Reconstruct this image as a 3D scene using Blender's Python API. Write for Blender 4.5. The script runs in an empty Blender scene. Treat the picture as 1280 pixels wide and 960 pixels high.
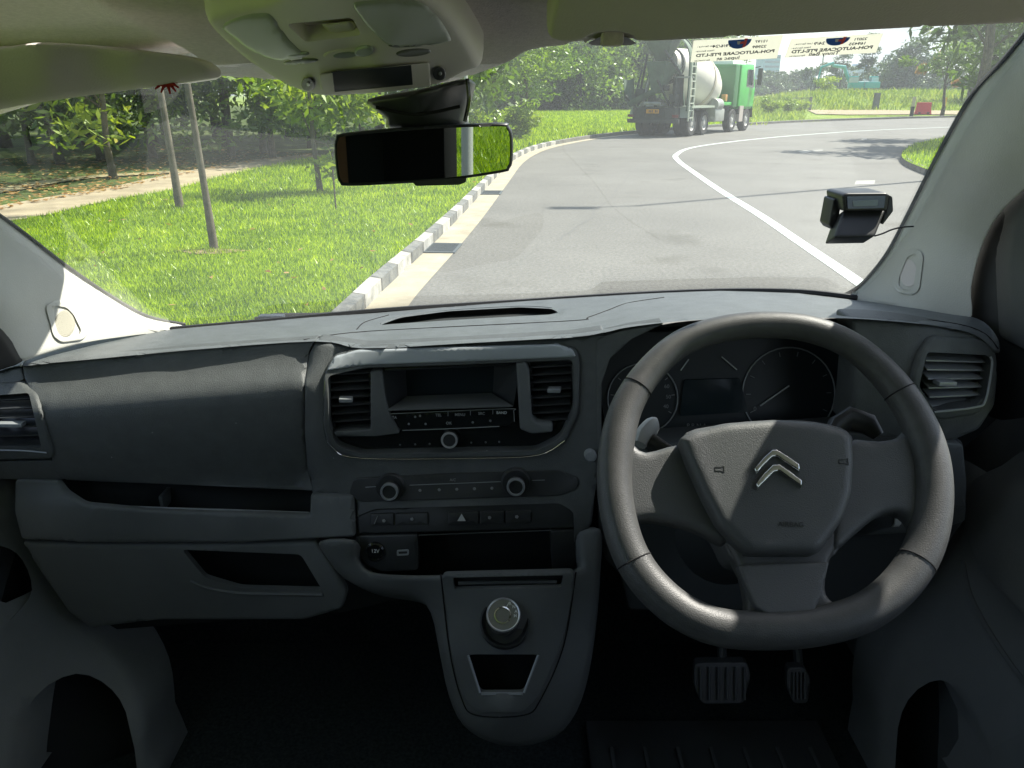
import bpy, bmesh, math, random
import numpy as np
from mathutils import Vector, Matrix
from mathutils.geometry import delaunay_2d_cdt
random.seed(7); RS = np.random.RandomState(11)
R = math.radians
SC = bpy.context.scene
COL = SC.collection

# ---------------- camera, sky, sun, exposure ----------------
CAM_H = 1.65
PITCH = R(20.66)
cam_d = bpy.data.cameras.new('camera'); cam = bpy.data.objects.new('camera', cam_d); COL.objects.link(cam)
cam_d.sensor_width = 36; cam_d.lens = 27; cam_d.clip_start = 0.05; cam_d.clip_end = 6000
cam.location = (0, 0, CAM_H); cam.rotation_euler = (R(90) - PITCH, 0, 0)
SC.camera = cam
SUN_AZ = R(60)       # to the right of straight ahead (+Y)
SUN_EL = R(51)
w = bpy.data.worlds.new('World'); SC.world = w; w.use_nodes = True
nt = w.node_tree; bg = nt.nodes['Background']
sky = nt.nodes.new('ShaderNodeTexSky'); sky.sky_type = 'NISHITA'; sky.sun_disc = False
sky.sun_elevation = SUN_EL; sky.sun_rotation = SUN_AZ; sky.air_density = 1.0; sky.dust_density = 1.2; sky.ozone_density = 1.0
tc = nt.nodes.new('ShaderNodeTexCoord'); mp = nt.nodes.new('ShaderNodeMapping'); mp.inputs['Scale'].default_value = (1, 1, 3.2)
nz = nt.nodes.new('ShaderNodeTexNoise'); nz.inputs['Scale'].default_value = 2.6; nz.inputs['Detail'].default_value = 8; nz.inputs['Roughness'].default_value = .58
rp = nt.nodes.new('ShaderNodeValToRGB'); rp.color_ramp.elements[0].position = .42; rp.color_ramp.elements[1].position = .66
mx = nt.nodes.new('ShaderNodeMix'); mx.data_type = 'RGBA'
nt.links.new(tc.outputs['Generated'], mp.inputs['Vector']); nt.links.new(mp.outputs['Vector'], nz.inputs['Vector'])
nt.links.new(nz.outputs['Fac'], rp.inputs['Fac']); nt.links.new(rp.outputs['Color'], mx.inputs[0])
nt.links.new(sky.outputs['Color'], mx.inputs[6]); mx.inputs[7].default_value = (2.9, 3.25, 3.45, 1)
nt.links.new(mx.outputs[2], bg.inputs['Color'])
bg.inputs['Strength'].default_value = 0.115
sd = bpy.data.lights.new('sun', 'SUN'); so = bpy.data.objects.new('sun', sd); COL.objects.link(so)
sd.energy = 4.8; sd.angle = R(.5); sd.color = (1, .95, .86)
SUN_DIR = Vector((math.cos(SUN_EL) * math.sin(SUN_AZ), math.cos(SUN_EL) * math.cos(SUN_AZ), math.sin(SUN_EL)))
so.rotation_euler = SUN_DIR.to_track_quat('Z', 'Y').to_euler(); so.location = (5, 5, 12)
SC.view_settings.view_transform = 'Standard'; SC.view_settings.look = 'None'
SC.view_settings.exposure = 1.2; SC.view_settings.gamma = 1
cy = SC.cycles
SC.render.engine = 'CYCLES'
cy.use_denoising = True; cy.max_bounces = 8; cy.diffuse_bounces = 5; cy.glossy_bounces = 4; cy.transparent_max_bounces = 24
cy.transmission_bounces = 4; cy.caustics_reflective = False; cy.caustics_refractive = False; cy.sample_clamp_indirect = 6

# ---------------- pixel -> world helpers (reference picture is 1280 x 960, focal length 960) ----------------
CP, SP = math.cos(PITCH), math.sin(PITCH)
def rays(px, py):
    x = (np.asarray(px, float) - 640) / 960; y = (480 - np.asarray(py, float)) / 960
    return x, CP + SP * y, -(SP - CP * y)          # right, forward, up per unit of camera depth
def P(px, py, Y):
    x, f, u = rays(px, py); t = np.asarray(Y, float) / f
    return np.stack([x * t, f * t, CAM_H + u * t], -1)
def PV(px, py, Y): return Vector(P(px, py, Y).tolist())
def G(px, py, z=0.0):
    x, f, u = rays(px, py); t = (z - CAM_H) / u
    return (float(x * t), float(f * t))
class TPS:                                          # smooth depth surface through control points (px, py, Y)
    def __init__(s, pts, off=0):
        p = np.array(pts, float); s.c = p[:, :2] / 1000; n = len(p); s.off = off
        d = np.linalg.norm(s.c[:, None] - s.c[None], axis=2)
        K = np.where(d > 0, d * d * np.log(d + 1e-12), 0) + np.eye(n) * 1e-5
        A = np.zeros((n + 3, n + 3)); A[:n, :n] = K; A[:n, n] = 1; A[:n, n + 1:] = s.c; A[n, :n] = 1; A[n + 1:, :n] = s.c.T
        s.w = np.linalg.solve(A, np.r_[p[:, 2], 0, 0, 0])
    def __call__(s, px, py):
        q = np.stack([np.asarray(px, float), np.asarray(py, float)], -1).reshape(-1, 2) / 1000
        d = np.linalg.norm(q[:, None] - s.c[None], axis=2); U = np.where(d > 0, d * d * np.log(d + 1e-12), 0)
        n = len(s.c); r = U @ s.w[:n] + s.w[n] + q @ s.w[n + 1:] + s.off
        return r.reshape(np.shape(px)) if np.shape(px) else float(r[0])
    def shifted(s, o):
        import copy; c = copy.copy(s); c.off = s.off + o; return c
def planeY(o, n):                                   # depth function of a real plane
    o = Vector(o); n = Vector(n)
    def f(px, py):
        x, fw, u = rays(px, py); t = (n.dot(o - Vector((0, 0, CAM_H)))) / (x * n.x + fw * n.y + u * n.z)
        return fw * t
    return f
def sideY(X):
    def f(px, py):
        x, fw, u = rays(px, py); return fw * X / x
    return f
class Depth:                                       # any depth function with an offset
    def __init__(s, f, off=0): s.f = f; s.off = off
    def __call__(s, px, py):
        r = s.f(np.asarray(px, float), np.asarray(py, float)) + s.off
        return r if np.shape(px) else float(r)
    def shifted(s, o): return Depth(s.f, s.off + o)
class Frame:                                        # local frame on a plane; px() -> local (a, b)
    def __init__(s, o, n, up=(0, 0, 1)):
        s.o = Vector(o); s.n = Vector(n).normalized(); s.u = Vector(up).cross(s.n).normalized(); s.v = s.n.cross(s.u)
    def hit(s, px, py):
        x, f, u = [float(k) for k in rays(px, py)]; d = Vector((x, f, u)); c = Vector((0, 0, CAM_H))
        return c + d * (s.n.dot(s.o - c) / s.n.dot(d))
    def px(s, px, py):
        h = s.hit(px, py) - s.o; return (h.dot(s.u), h.dot(s.v))
    def w(s, a, b, h=0): return s.o + s.u * a + s.v * b + s.n * h
    def mat(s, a=0, b=0, h=0):
        m = Matrix((s.u, s.v, s.n)).transposed().to_4x4(); m.translation = s.w(a, b, h); return m

# ---------------- materials ----------------
MATS = {}
def mat(name, col, rough=.55, metal=0, bump=0, bscale=600, var=0, vscale=8, spec=.5, coat=0, col2=None, tex='Object', specks=0):
    if name in MATS: return MATS[name]
    m = bpy.data.materials.new(name); m.use_nodes = True; t = m.node_tree; b = t.nodes['Principled BSDF']
    b.inputs['Base Color'].default_value = (*col, 1); b.inputs['Roughness'].default_value = rough; b.inputs['Metallic'].default_value = metal
    b.inputs['Specular IOR Level'].default_value = spec; b.inputs['Coat Weight'].default_value = coat
    c = t.nodes.new('ShaderNodeTexCoord')
    if bump:
        n = t.nodes.new('ShaderNodeTexNoise'); n.inputs['Scale'].default_value = bscale; n.inputs['Detail'].default_value = 3
        bp = t.nodes.new('ShaderNodeBump'); bp.inputs['Strength'].default_value = bump; bp.inputs['Distance'].default_value = .001
        t.links.new(c.outputs[tex], n.inputs['Vector']); t.links.new(n.outputs['Fac'], bp.inputs['Height']); t.links.new(bp.outputs['Normal'], b.inputs['Normal'])
    if var:
        n = t.nodes.new('ShaderNodeTexNoise'); n.inputs['Scale'].default_value = vscale; n.inputs['Detail'].default_value = 7; n.inputs['Roughness'].default_value = .65
        r = t.nodes.new('ShaderNodeValToRGB'); r.color_ramp.elements[0].position = .3; r.color_ramp.elements[1].position = .7
        c2 = col2 or tuple(min(1, k * (1 + var)) for k in col); c1 = col if col2 else tuple(k * (1 - var) for k in col)
        r.color_ramp.elements[0].color = (*c1, 1); r.color_ramp.elements[1].color = (*c2, 1)
        t.links.new(c.outputs[tex], n.inputs['Vector']); t.links.new(n.outputs['Fac'], r.inputs['Fac']); t.links.new(r.outputs['Color'], b.inputs['Base Color'])
    if specks:
        v = t.nodes.new('ShaderNodeTexVoronoi'); v.inputs['Scale'].default_value = 55; q = t.nodes.new('ShaderNodeMath'); q.operation = 'LESS_THAN'; q.inputs[1].default_value = .055
        wn = t.nodes.new('ShaderNodeMath'); wn.operation = 'MULTIPLY'; sp = t.nodes.new('ShaderNodeSeparateColor'); g_ = t.nodes.new('ShaderNodeMath'); g_.operation = 'GREATER_THAN'; g_.inputs[1].default_value = 1 - specks
        mm = t.nodes.new('ShaderNodeMix'); mm.data_type = 'RGBA'; mm.inputs[7].default_value = (.30, .31, .30, 1); src = b.inputs['Base Color'].links[0].from_socket
        t.links.new(c.outputs[tex], v.inputs['Vector']); t.links.new(v.outputs['Distance'], q.inputs[0]); t.links.new(v.outputs['Color'], sp.inputs[0]); t.links.new(sp.outputs[0], g_.inputs[0]); t.links.new(q.outputs[0], wn.inputs[0]); t.links.new(g_.outputs[0], wn.inputs[1])
        t.links.new(wn.outputs[0], mm.inputs[0]); t.links.new(src, mm.inputs[6]); t.links.new(mm.outputs[2], b.inputs['Base Color'])
    MATS[name] = m; return m
def emat(name, col, s):
    m = bpy.data.materials.new(name); m.use_nodes = True; b = m.node_tree.nodes['Principled BSDF']
    b.inputs['Emission Color'].default_value = (*col, 1); b.inputs['Emission Strength'].default_value = s; b.inputs['Base Color'].default_value = (*col, 1)
    return m
def leafmat(name, c1, c2, c3=None, trans=.45, scale=1.2):
    m = bpy.data.materials.new(name); m.use_nodes = True; t = m.node_tree; t.nodes.clear()
    out = t.nodes.new('ShaderNodeOutputMaterial'); d = t.nodes.new('ShaderNodeBsdfDiffuse'); tr = t.nodes.new('ShaderNodeBsdfTranslucent')
    g = t.nodes.new('ShaderNodeBsdfGlossy'); g.inputs['Roughness'].default_value = .38; g.inputs['Color'].default_value = (.9, 1, .8, 1)
    mxs = t.nodes.new('ShaderNodeMixShader'); mxs.inputs[0].default_value = trans; m2 = t.nodes.new('ShaderNodeMixShader'); m2.inputs[0].default_value = .05
    c = t.nodes.new('ShaderNodeTexCoord'); n = t.nodes.new('ShaderNodeTexNoise'); n.inputs['Scale'].default_value = scale; n.inputs['Detail'].default_value = 5
    at = t.nodes.new('ShaderNodeAttribute'); at.attribute_name = 'rnd'
    ma = t.nodes.new('ShaderNodeMath'); ma.operation = 'MULTIPLY_ADD'; ma.inputs[1].default_value = .55; 
    r = t.nodes.new('ShaderNodeValToRGB'); e = r.color_ramp.elements; e[0].position = .32; e[0].color = (*c1, 1); e[1].position = .8; e[1].color = (*c2, 1)
    if c3: k = e.new(.95); k.color = (*c3, 1)
    mb = t.nodes.new('ShaderNodeMath'); mb.operation = 'MULTIPLY'; mb.inputs[1].default_value = .55
    t.links.new(c.outputs['Object'], n.inputs['Vector']); t.links.new(n.outputs['Fac'], mb.inputs[0]); t.links.new(at.outputs['Fac'], ma.inputs[0]); t.links.new(mb.outputs[0], ma.inputs[2])
    t.links.new(ma.outputs[0], r.inputs['Fac'])
    tc2 = t.nodes.new('ShaderNodeMix'); tc2.data_type = 'RGBA'; tc2.blend_type = 'MULTIPLY'; tc2.inputs[0].default_value = 1; tc2.inputs[7].default_value = (1.5, 1.5, .55, 1)
    t.links.new(r.outputs['Color'], d.inputs['Color']); t.links.new(r.outputs['Color'], tc2.inputs[6]); t.links.new(tc2.outputs[2], tr.inputs['Color'])
    t.links.new(d.outputs[0], mxs.inputs[1]); t.links.new(tr.outputs[0], mxs.inputs[2]); t.links.new(mxs.outputs[0], m2.inputs[1]); t.links.new(g.outputs[0], m2.inputs[2])
    t.links.new(m2.outputs[0], out.inputs['Surface']); return m
def glassmat(name, tint, base=.07, dust_glare=.022):
    m = bpy.data.materials.new(name); m.use_nodes = True; t = m.node_tree; t.nodes.clear()
    out = t.nodes.new('ShaderNodeOutputMaterial'); a = t.nodes.new('ShaderNodeBsdfTransparent'); a.inputs['Color'].default_value = (*tint, 1)
    g = t.nodes.new('ShaderNodeBsdfGlossy'); g.inputs['Roughness'].default_value = 0; lw = t.nodes.new('ShaderNodeLayerWeight'); lw.inputs['Blend'].default_value = .5
    p = t.nodes.new('ShaderNodeMath'); p.operation = 'POWER'; p.inputs[1].default_value = 4
    q = t.nodes.new('ShaderNodeMath'); q.operation = 'MULTIPLY_ADD'; q.inputs[1].default_value = .9; q.inputs[2].default_value = base; q.use_clamp = True
    mm = t.nodes.new('ShaderNodeMixShader')
    t.links.new(lw.outputs['Facing'], p.inputs[0]); t.links.new(p.outputs[0], q.inputs[0]); t.links.new(q.outputs[0], mm.inputs[0])
    tl = t.nodes.new('ShaderNodeBsdfTranslucent'); tl.inputs['Color'].default_value = (.9, .95, .95, 1); m3 = t.nodes.new('ShaderNodeMixShader'); nzz = t.nodes.new('ShaderNodeTexNoise'); nzz.inputs['Scale'].default_value = 2.2; nzz.inputs['Detail'].default_value = 6
    cc_ = t.nodes.new('ShaderNodeTexCoord'); t.links.new(cc_.outputs['Object'], nzz.inputs['Vector']); dq = t.nodes.new('ShaderNodeMath'); dq.operation = 'MULTIPLY'; dq.inputs[1].default_value = dust_glare * 2; t.links.new(nzz.outputs['Fac'], dq.inputs[0]); t.links.new(dq.outputs[0], m3.inputs[0])
    t.links.new(a.outputs[0], m3.inputs[1]); t.links.new(tl.outputs[0], m3.inputs[2])
    t.links.new(m3.outputs[0], mm.inputs[1]); t.links.new(g.outputs[0], mm.inputs[2]); t.links.new(mm.outputs[0], out.inputs['Surface']); return m

# ---------------- object helpers ----------------
def tag(o, label=None, cat=None, group=None, kind=None):
    if label: o['label'] = label
    if cat: o['category'] = cat
    if group: o['group'] = group
    if kind: o['kind'] = kind
    return o
def link(name, me, m=None, parent=None, label=None, smooth=None):
    o = bpy.data.objects.new(name, me); COL.objects.link(o)
    if m is not None and not me.materials: me.materials.append(m)
    if parent is not None: o.parent = parent
    if label: o['label'] = label
    if smooth is not None:
        me.polygons.foreach_set('use_smooth', [True] * len(me.polygons)); me.set_sharp_from_angle(angle=R(smooth))
    return o
def empty(name, loc=(0, 0, 0), rz=0, parent=None):
    o = bpy.data.objects.new(name, None); COL.objects.link(o); o.location = loc; o.rotation_euler.z = rz; o.empty_display_size = .1
    if parent is not None: o.parent = parent
    return o
def copy_tree(o, parent=None):
    c = o.copy(); COL.objects.link(c)
    if parent is not None: c.parent = parent
    for ch in list(o.children): copy_tree(ch, c)
    return c
def pyd(name, v, f, m, parent=None, label=None, smooth=None):
    me = bpy.data.meshes.new(name); me.from_pydata([tuple(map(float, p)) for p in v], [], [tuple(map(int, q)) for q in f]); me.update()
    return link(name, me, m, parent, label, smooth)
class MB:                                           # mesh collector
    def __init__(s): s.v = []; s.f = []
    def add(s, v, f):
        k = len(s.v); s.v += [tuple(p) for p in v]; s.f += [tuple(i + k for i in q) for q in f]; return s
    def box(s, c, d, M=None):
        x, y, z = [k / 2 for k in d]; v = [Vector((a * x, b * y, e * z)) for a in (-1, 1) for b in (-1, 1) for e in (-1, 1)]
        if M: v = [M @ p for p in v]
        v = [p + Vector(c) for p in v]
        return s.add(v, [(0, 1, 3, 2), (4, 6, 7, 5), (0, 4, 5, 1), (2, 3, 7, 6), (0, 2, 6, 4), (1, 5, 7, 3)])
    def bar(s, a, b, wd, th, up=(0, 0, 1)):
        a = Vector(a); b = Vector(b); d = (b - a).normalized(); sd_ = d.cross(Vector(up)).normalized(); u = sd_.cross(d)
        v = [p + sd_ * i * wd / 2 + u * j * th / 2 for p in (a, b) for i in (-1, 1) for j in (-1, 1)]
        return s.add(v, [(0, 1, 3, 2), (4, 6, 7, 5), (0, 4, 5, 1), (2, 3, 7, 6), (0, 2, 6, 4), (1, 5, 7, 3)])
    def tube(s, pts, rad, n=10, closed=False, cap=True, ell=None, axis=None):
        pts = [Vector(p) for p in pts]; N = len(pts); rad = rad if hasattr(rad, '__len__') else [rad] * N
        if len(rad) != N: rad = list(np.interp(np.linspace(0, 1, N), np.linspace(0, 1, len(rad)), rad))
        v = []; f = []; pu = None
        for i, p in enumerate(pts):
            if closed: d = pts[(i + 1) % N] - pts[i - 1]
            else: d = pts[min(i + 1, N - 1)] - pts[max(i - 1, 0)]
            d.normalize()
            if axis is not None: u = Vector(axis)
            elif pu is None: u = d.cross(Vector((0, 0, 1))); u = u if u.length > .05 else d.cross(Vector((1, 0, 0)))
            else: u = pu
            u = (u - d * u.dot(d)).normalized(); pu = u; q = d.cross(u); e = ell or (1, 1)
            for k in range(n):
                a = 2 * math.pi * k / n; v.append(p + (u * math.cos(a) * e[0] + q * math.sin(a) * e[1]) * rad[i])
        M = N if closed else N - 1
        for i in range(M):
            for k in range(n):
                a, b = i * n + k, i * n + (k + 1) % n; c, d_ = ((i + 1) % N) * n + (k + 1) % n, ((i + 1) % N) * n + k; f.append((a, b, c, d_))
        if cap and not closed: f.append(tuple(range(n))[::-1]); f.append(tuple((N - 1) * n + k for k in range(n)))
        return s.add(v, f)
    def lathe(s, prof, M, n=32, cap=True):          # prof: (radius, height) along local z
        v = []; f = []
        for r, h in prof:
            for k in range(n): a = 2 * math.pi * k / n; v.append(M @ Vector((r * math.cos(a), r * math.sin(a), h)))
        for i in range(len(prof) - 1):
            for k in range(n): f.append((i * n + k, i * n + (k + 1) % n, (i + 1) * n + (k + 1) % n, (i + 1) * n + k))
        if cap: f.append(tuple(range(n))[::-1]); f.append(tuple((len(prof) - 1) * n + k for k in range(n)))
        return s.add(v, f)
    def build(s, name, m, parent=None, label=None, smooth=35, bevel=0):
        me = bpy.data.meshes.new(name); me.from_pydata([tuple(map(float, p)) for p in s.v], [], s.f); me.update()
        if bevel:
            b = bmesh.new(); b.from_mesh(me); bmesh.ops.recalc_face_normals(b, faces=b.faces)
            bmesh.ops.bevel(b, geom=[e for e in b.edges if len(e.link_faces) == 2 and e.calc_face_angle(0) > .5], offset=bevel, segments=2, affect='EDGES', profile=.6); b.to_mesh(me); b.free()
        return link(name, me, m, parent, label, smooth)

def crom(pts, n=6, closed=True):                    # Catmull-Rom through 2-D or 3-D points
    p = np.array(pts, float); N = len(p); out = []
    for i in range(N if closed else N - 1):
        if closed: a, b, c, d = p[i - 1], p[i], p[(i + 1) % N], p[(i + 2) % N]
        else: a, b, c, d = p[max(i - 1, 0)], p[i], p[i + 1], p[min(i + 2, N - 1)]
        for k in range(n):
            t = k / n; out.append(.5 * ((2 * b) + (c - a) * t + (2 * a - 5 * b + 4 * c - d) * t * t + (3 * b - a - 3 * c + d) * t ** 3))
    if not closed: out.append(p[-1])
    return np.array(out)
def rnd(pts, r, n=4):                               # polygon with rounded corners
    p = np.array(pts, float); out = []
    for i in range(len(p)):
        a, b, c = p[i - 1], p[i], p[(i + 1) % len(p)]
        rr = min(r, np.linalg.norm(a - b) * .45, np.linalg.norm(c - b) * .45)
        s_ = b + (a - b) / np.linalg.norm(a - b) * rr; e = b + (c - b) / np.linalg.norm(c - b) * rr
        for k in range(n + 1): t = k / n; out.append((1 - t) ** 2 * s_ + 2 * t * (1 - t) * b + t * t * e)
    return np.array(out)
def inside(q, poly):
    x, y = q[:, 0], q[:, 1]; r = np.zeros(len(q), bool); n = len(poly)
    for i in range(n):
        x1, y1 = poly[i - 1]; x2, y2 = poly[i]
        if y1 == y2: continue
        r ^= ((y1 > y) != (y2 > y)) & (x < (x2 - x1) * (y - y1) / (y2 - y1) + x1)
    return r
def edist(q, poly):
    d = np.full(len(q), 1e9)
    for i in range(len(poly)):
        a = poly[i - 1]; e = poly[i] - a; L = e @ e
        if L < 1e-12: continue
        t = np.clip(((q - a) @ e) / L, 0, 1); d = np.minimum(d, np.linalg.norm(q - a - t[:, None] * e, axis=1))
    return d
def dens(poly, m):
    out = []
    for i in range(len(poly)):
        a, b = poly[i - 1], poly[i]; k = max(1, int(np.linalg.norm(b - a) / m))
        for j in range(k): out.append(a + (b - a) * j / k)
    return np.array(out)
def panel(name, outline, depth, m, parent=None, step=10, edge=0, erad=None, thick=.01, back=(0, 1, 0), holes=(), label=None, smooth=50, fn=None):
    """A moulded panel: outline on a depth surface, rolled edge of `edge` px, side walls `thick` metres deep, optional holes."""
    poly = dens(np.array(outline, float), step); hs = [dens(np.array(h, float), max(3, step * .6)) for h in holes]
    x0, y0 = poly.min(0); x1, y1 = poly.max(0)
    gx, gy = np.meshgrid(np.arange(x0, x1, step), np.arange(y0, y1, step)); q = np.stack([gx.ravel(), gy.ravel()], -1)
    q = q[inside(q, poly)]; d = edist(q, poly); ok = d > max(edge, step * .35)
    for h in hs: ok &= ~inside(q, h) & (edist(q, h) > step * .35)
    q = q[ok]
    pts = [poly]; 
    if edge:
        for fr in (.15, .4, .7, 1.0):               # rings for the rolled edge
            n = []
            for i in range(len(poly)):
                a, b, c = poly[i - 1], poly[i], poly[(i + 1) % len(poly)]; t = c - a; L = np.linalg.norm(t)
                if L > 1e-6: n.append(b + np.array([-t[1], t[0]]) / L * edge * fr * SGN(poly))
            n = np.array(n); k = inside(n, poly) & (edist(n, poly) > edge * fr * .85)
            for h in hs: k &= ~inside(n, h) & (edist(n, h) > 2)
            pts.append(n[k])
    verts = list(map(tuple, poly)); edges = [(i, (i + 1) % len(poly)) for i in range(len(poly))]
    for h in hs:
        k = len(verts); verts += list(map(tuple, h)); edges += [(k + i, k + (i + 1) % len(h)) for i in range(len(h))]
    for a in pts[1:]: verts += list(map(tuple, a))
    verts += list(map(tuple, q))
    vo, eo, fo, _, _, _ = delaunay_2d_cdt([Vector(v) for v in verts], edges, [], 1, 1e-4)
    v2 = np.array([tuple(v) for v in vo]); fo = [tuple(f) for f in fo]
    if hs:
        cen = np.array([v2[list(f)].mean(0) for f in fo]); kill = np.zeros(len(fo), bool)
        for h in hs: kill |= inside(cen, h)
        fo = [f for f, k in zip(fo, kill) if not k]
    used = sorted({i for f in fo for i in f}); rm = {j: i for i, j in enumerate(used)}; v2 = v2[used]; fo = [tuple(rm[i] for i in f) for f in fo]
    Y = depth(v2[:, 0], v2[:, 1]); v3 = P(v2[:, 0], v2[:, 1], Y)
    bk = np.array(back, float)
    if edge:
        er = erad or edge * float(np.mean(Y)) / 960; dd = np.clip(edist(v2, poly) / edge, 0, 1)
        v3 = v3 + bk * (er * (1 - np.sqrt(np.clip(1 - (1 - dd) ** 2, 0, 1))))[:, None]
    if fn is not None: v3 = fn(v2, v3)
    cnt = {}
    for f in fo:
        for i in range(len(f)):
            a, b = f[i], f[(i + 1) % len(f)]; cnt[(a, b)] = 1
    bd = [(a, b) for (a, b) in cnt if (b, a) not in cnt]
    n = len(v3); vv = list(map(tuple, v3)); bi = {}
    for a, b in bd:
        for i in (a, b):
            if i not in bi: bi[i] = len(vv); vv.append(tuple(v3[i] + bk * thick))
    fo += [(b, a, bi[a], bi[b]) for a, b in bd]
    return pyd(name, vv, fo, m, parent, label, smooth)
def SGN(poly):
    x, y = poly[:, 0], poly[:, 1]; return 1 if np.sum(x * np.roll(y, -1) - np.roll(x, -1) * y) > 0 else -1
def line(name, pts, depth, r, m, parent=None, lift=0, n=6, closed=False, label=None, cr=True):
    p = crom(pts, 5, closed) if cr else np.array(pts, float); v = P(p[:, 0], p[:, 1], depth(p[:, 0], p[:, 1]) - lift)
    return MB().tube(v, r, n, closed).build(name, m, parent, label)
def text(name, s, M, size, m, parent=None, label=None, ext=0.0003, mirror=False, bold=0, sx=1):
    cu = bpy.data.curves.new(name, 'FONT'); cu.body = s; cu.size = size; cu.align_x = 'CENTER'; cu.align_y = 'CENTER'; cu.extrude = ext; cu.offset = bold
    t = bpy.data.objects.new(name, cu); COL.objects.link(t)
    me = bpy.data.meshes.new_from_object(t.evaluated_get(bpy.context.evaluated_depsgraph_get())); bpy.data.objects.remove(t)
    me.transform(M @ Matrix.Diagonal((-sx if mirror else sx, 1, 1, 1))); me.name = name
    return link(name, me, m, parent, label)
def ell(cx, cy, rx, ry, n=24, a0=0): return [(cx + rx * math.cos(2 * math.pi * k / n + a0), cy + ry * math.sin(2 * math.pi * k / n + a0)) for k in range(n)]
# =====================================================================================================
# THE VAN CABIN
# =====================================================================================================
van = empty('van', (0, 0, 0)); tag(van, 'cabin of a right hand drive van with dark dashboard and cream pillars', 'van')
dark = mat('dash_plastic', (.082, .090, .090), .5, bump=.8, bscale=800, var=.14, vscale=40, specks=.12)
padm = mat('dash_pad_plastic', (.102, .113, .118), .48, bump=.9, bscale=650, var=.18, vscale=30, specks=.08)
grey = mat('lower_dash_plastic', (.112, .122, .122), .6, bump=.4, bscale=800, var=.08, vscale=12)
black = mat('black_plastic', (.026, .029, .030), .42, bump=.2, bscale=800)
gloss = mat('gloss_black', (.010, .012, .012), .16, coat=.3)
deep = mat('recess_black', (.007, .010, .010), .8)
pill = mat('pillar_trim', (.56, .555, .51), .62, bump=.35, bscale=500, var=.06, vscale=6)
head = mat('headliner_fabric', (.68, .62, .60), .95, bump=1.0, bscale=480, var=.10, vscale=160, spec=.2)
visr = mat('visor_vinyl', (.66, .60, .57), .75, bump=.5, bscale=500, var=.05, vscale=9)
cons = mat('overhead_plastic', (.66, .61, .60), .5, bump=.15, bscale=500)
chrome = mat('chrome', (.75, .76, .76), .12, 1)
satin = mat('satin_trim', (.30, .32, .33), .35, .2)
ring_m = mat('ring_silver', (.62, .63, .63), .3, .5)
print_ = mat('white_print', (.55, .57, .56), .6)
faint = mat('dim_print', (.26, .27, .27), .6)
seam = mat('seam_black', (.006, .006, .007), .9)
rubber = mat('rubber', (.012, .012, .013), .6)
carpet = mat('carpet', (.028, .036, .037), 1, bump=1, bscale=220, var=.5, vscale=160, spec=.1)
rimm = mat('wheel_grip', (.066, .068, .067), .45, bump=.4, bscale=800, var=.16, vscale=60)
hubm = mat('airbag_cover', (.072, .077, .078), .48, bump=.45, bscale=850, var=.06, vscale=30)
paint = mat('body_paint', (.75, .76, .76), .3, coat=.5)
win = glassmat('windscreen_glass', (.965, .985, .955), .10, .030)  # dust film made stronger to stand in for milky glare on the glass
lensm = mat('screen_lens', (.02, .03, .035), .12)

# ---- depth surfaces ----
DC = [(0,470,1.08),(60,452,1.115),(130,446,1.12),(215,439,1.122),(300,433,1.122),(385,428,1.122),(60,474,1.085),(200,465,1.088),(370,456,1.09),(60,500,1.062),(200,498,1.064),(370,492,1.066),(60,545,1.056),(200,545,1.058),(370,545,1.060),(560,430,1.10),(730,418,1.07),(900,402,1.0),(1060,398,.98),(1160,405,.96),(1240,430,.98),
      (560,500,1.075),(700,500,1.055),(1180,480,.94),(1240,500,.96),
      (40,590,1.072),(230,600,1.076),(380,612,1.072),(560,600,1.05),(700,600,1.03),(1100,540,.96),
      (60,650,1.05),(300,650,1.05),(560,650,1.02),(700,650,1.01),(770,640,1.0),(1180,600,.98),(60,760,1.07),(300,770,1.08),(1150,720,1.02),(780,740,1.03),(400,720,1.03)]
_T = TPS(DC)
def _D(px, py):
    px, py = np.broadcast_arrays(np.asarray(px, float), np.asarray(py, float)); t = _T(px.ravel(), py.ravel()).reshape(px.shape)
    sm = lambda a: np.clip(a, 0, 1) ** 2 * (3 - 2 * np.clip(a, 0, 1))
    yl = 458 - 32 * np.clip((px - 20) / 375, -.2, 1.1) ** 1.0; v = (py - yl) / 155
    ap = 1.122 - .066 * sm(v / .42) * .9 + .022 * np.clip((v - .42) / .58, 0, 1.3) ** 2 + .006 * (px - 200) / 200 - .012 * ((px - 210) / 200) ** 2 * 0
    w_ = sm((398 - px) / 16) * sm((625 - py) / 25); return t * (1 - w_) + ap * w_
D = Depth(_D)
LIP = [(-60,478),(0,464),(27,458),(80,453),(134,448),(185,443),(235,438),(314,432),(393,427),(425,431),(455,436),(520,433),(578,430),(650,426),(717,422),(756,416),(788,409),(860,401),(950,398),(1060,398),(1110,401),(1152,405),(1205,414),(1230,425),(1246,440)]
CW = [(-60,472,1.06),(0,458,1.10),(60,439,1.18),(110,426,1.25),(217,410,1.38),(330,399,1.45),(470,388,1.50),(640,377,1.52),(780,368,1.51),(900,363,1.49),(1000,365,1.43),(1070,375,1.36),(1150,384,1.18),(1215,395,1.05),(1250,415,.98)]
_lx = np.array([q[0] for q in LIP], float); _ly = np.array([q[1] for q in LIP], float); _cx = np.array([q[0] for q in CW], float); _cy = np.array([q[1] for q in CW], float); _cY = np.array([q[2] for q in CW], float)
def _pad(px, py):
    yl = np.interp(px, _lx, _ly); yc = np.minimum(np.interp(px, _cx, _cy), yl - 7); base = D(px, yl) - .012; far = np.maximum(np.interp(px, _cx, _cY), base + .02)
    s = np.clip((yl - py) / (yl - yc), 0, 1.2); return base + (far - base) * s ** 1.1
DT = Depth(_pad)
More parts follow.
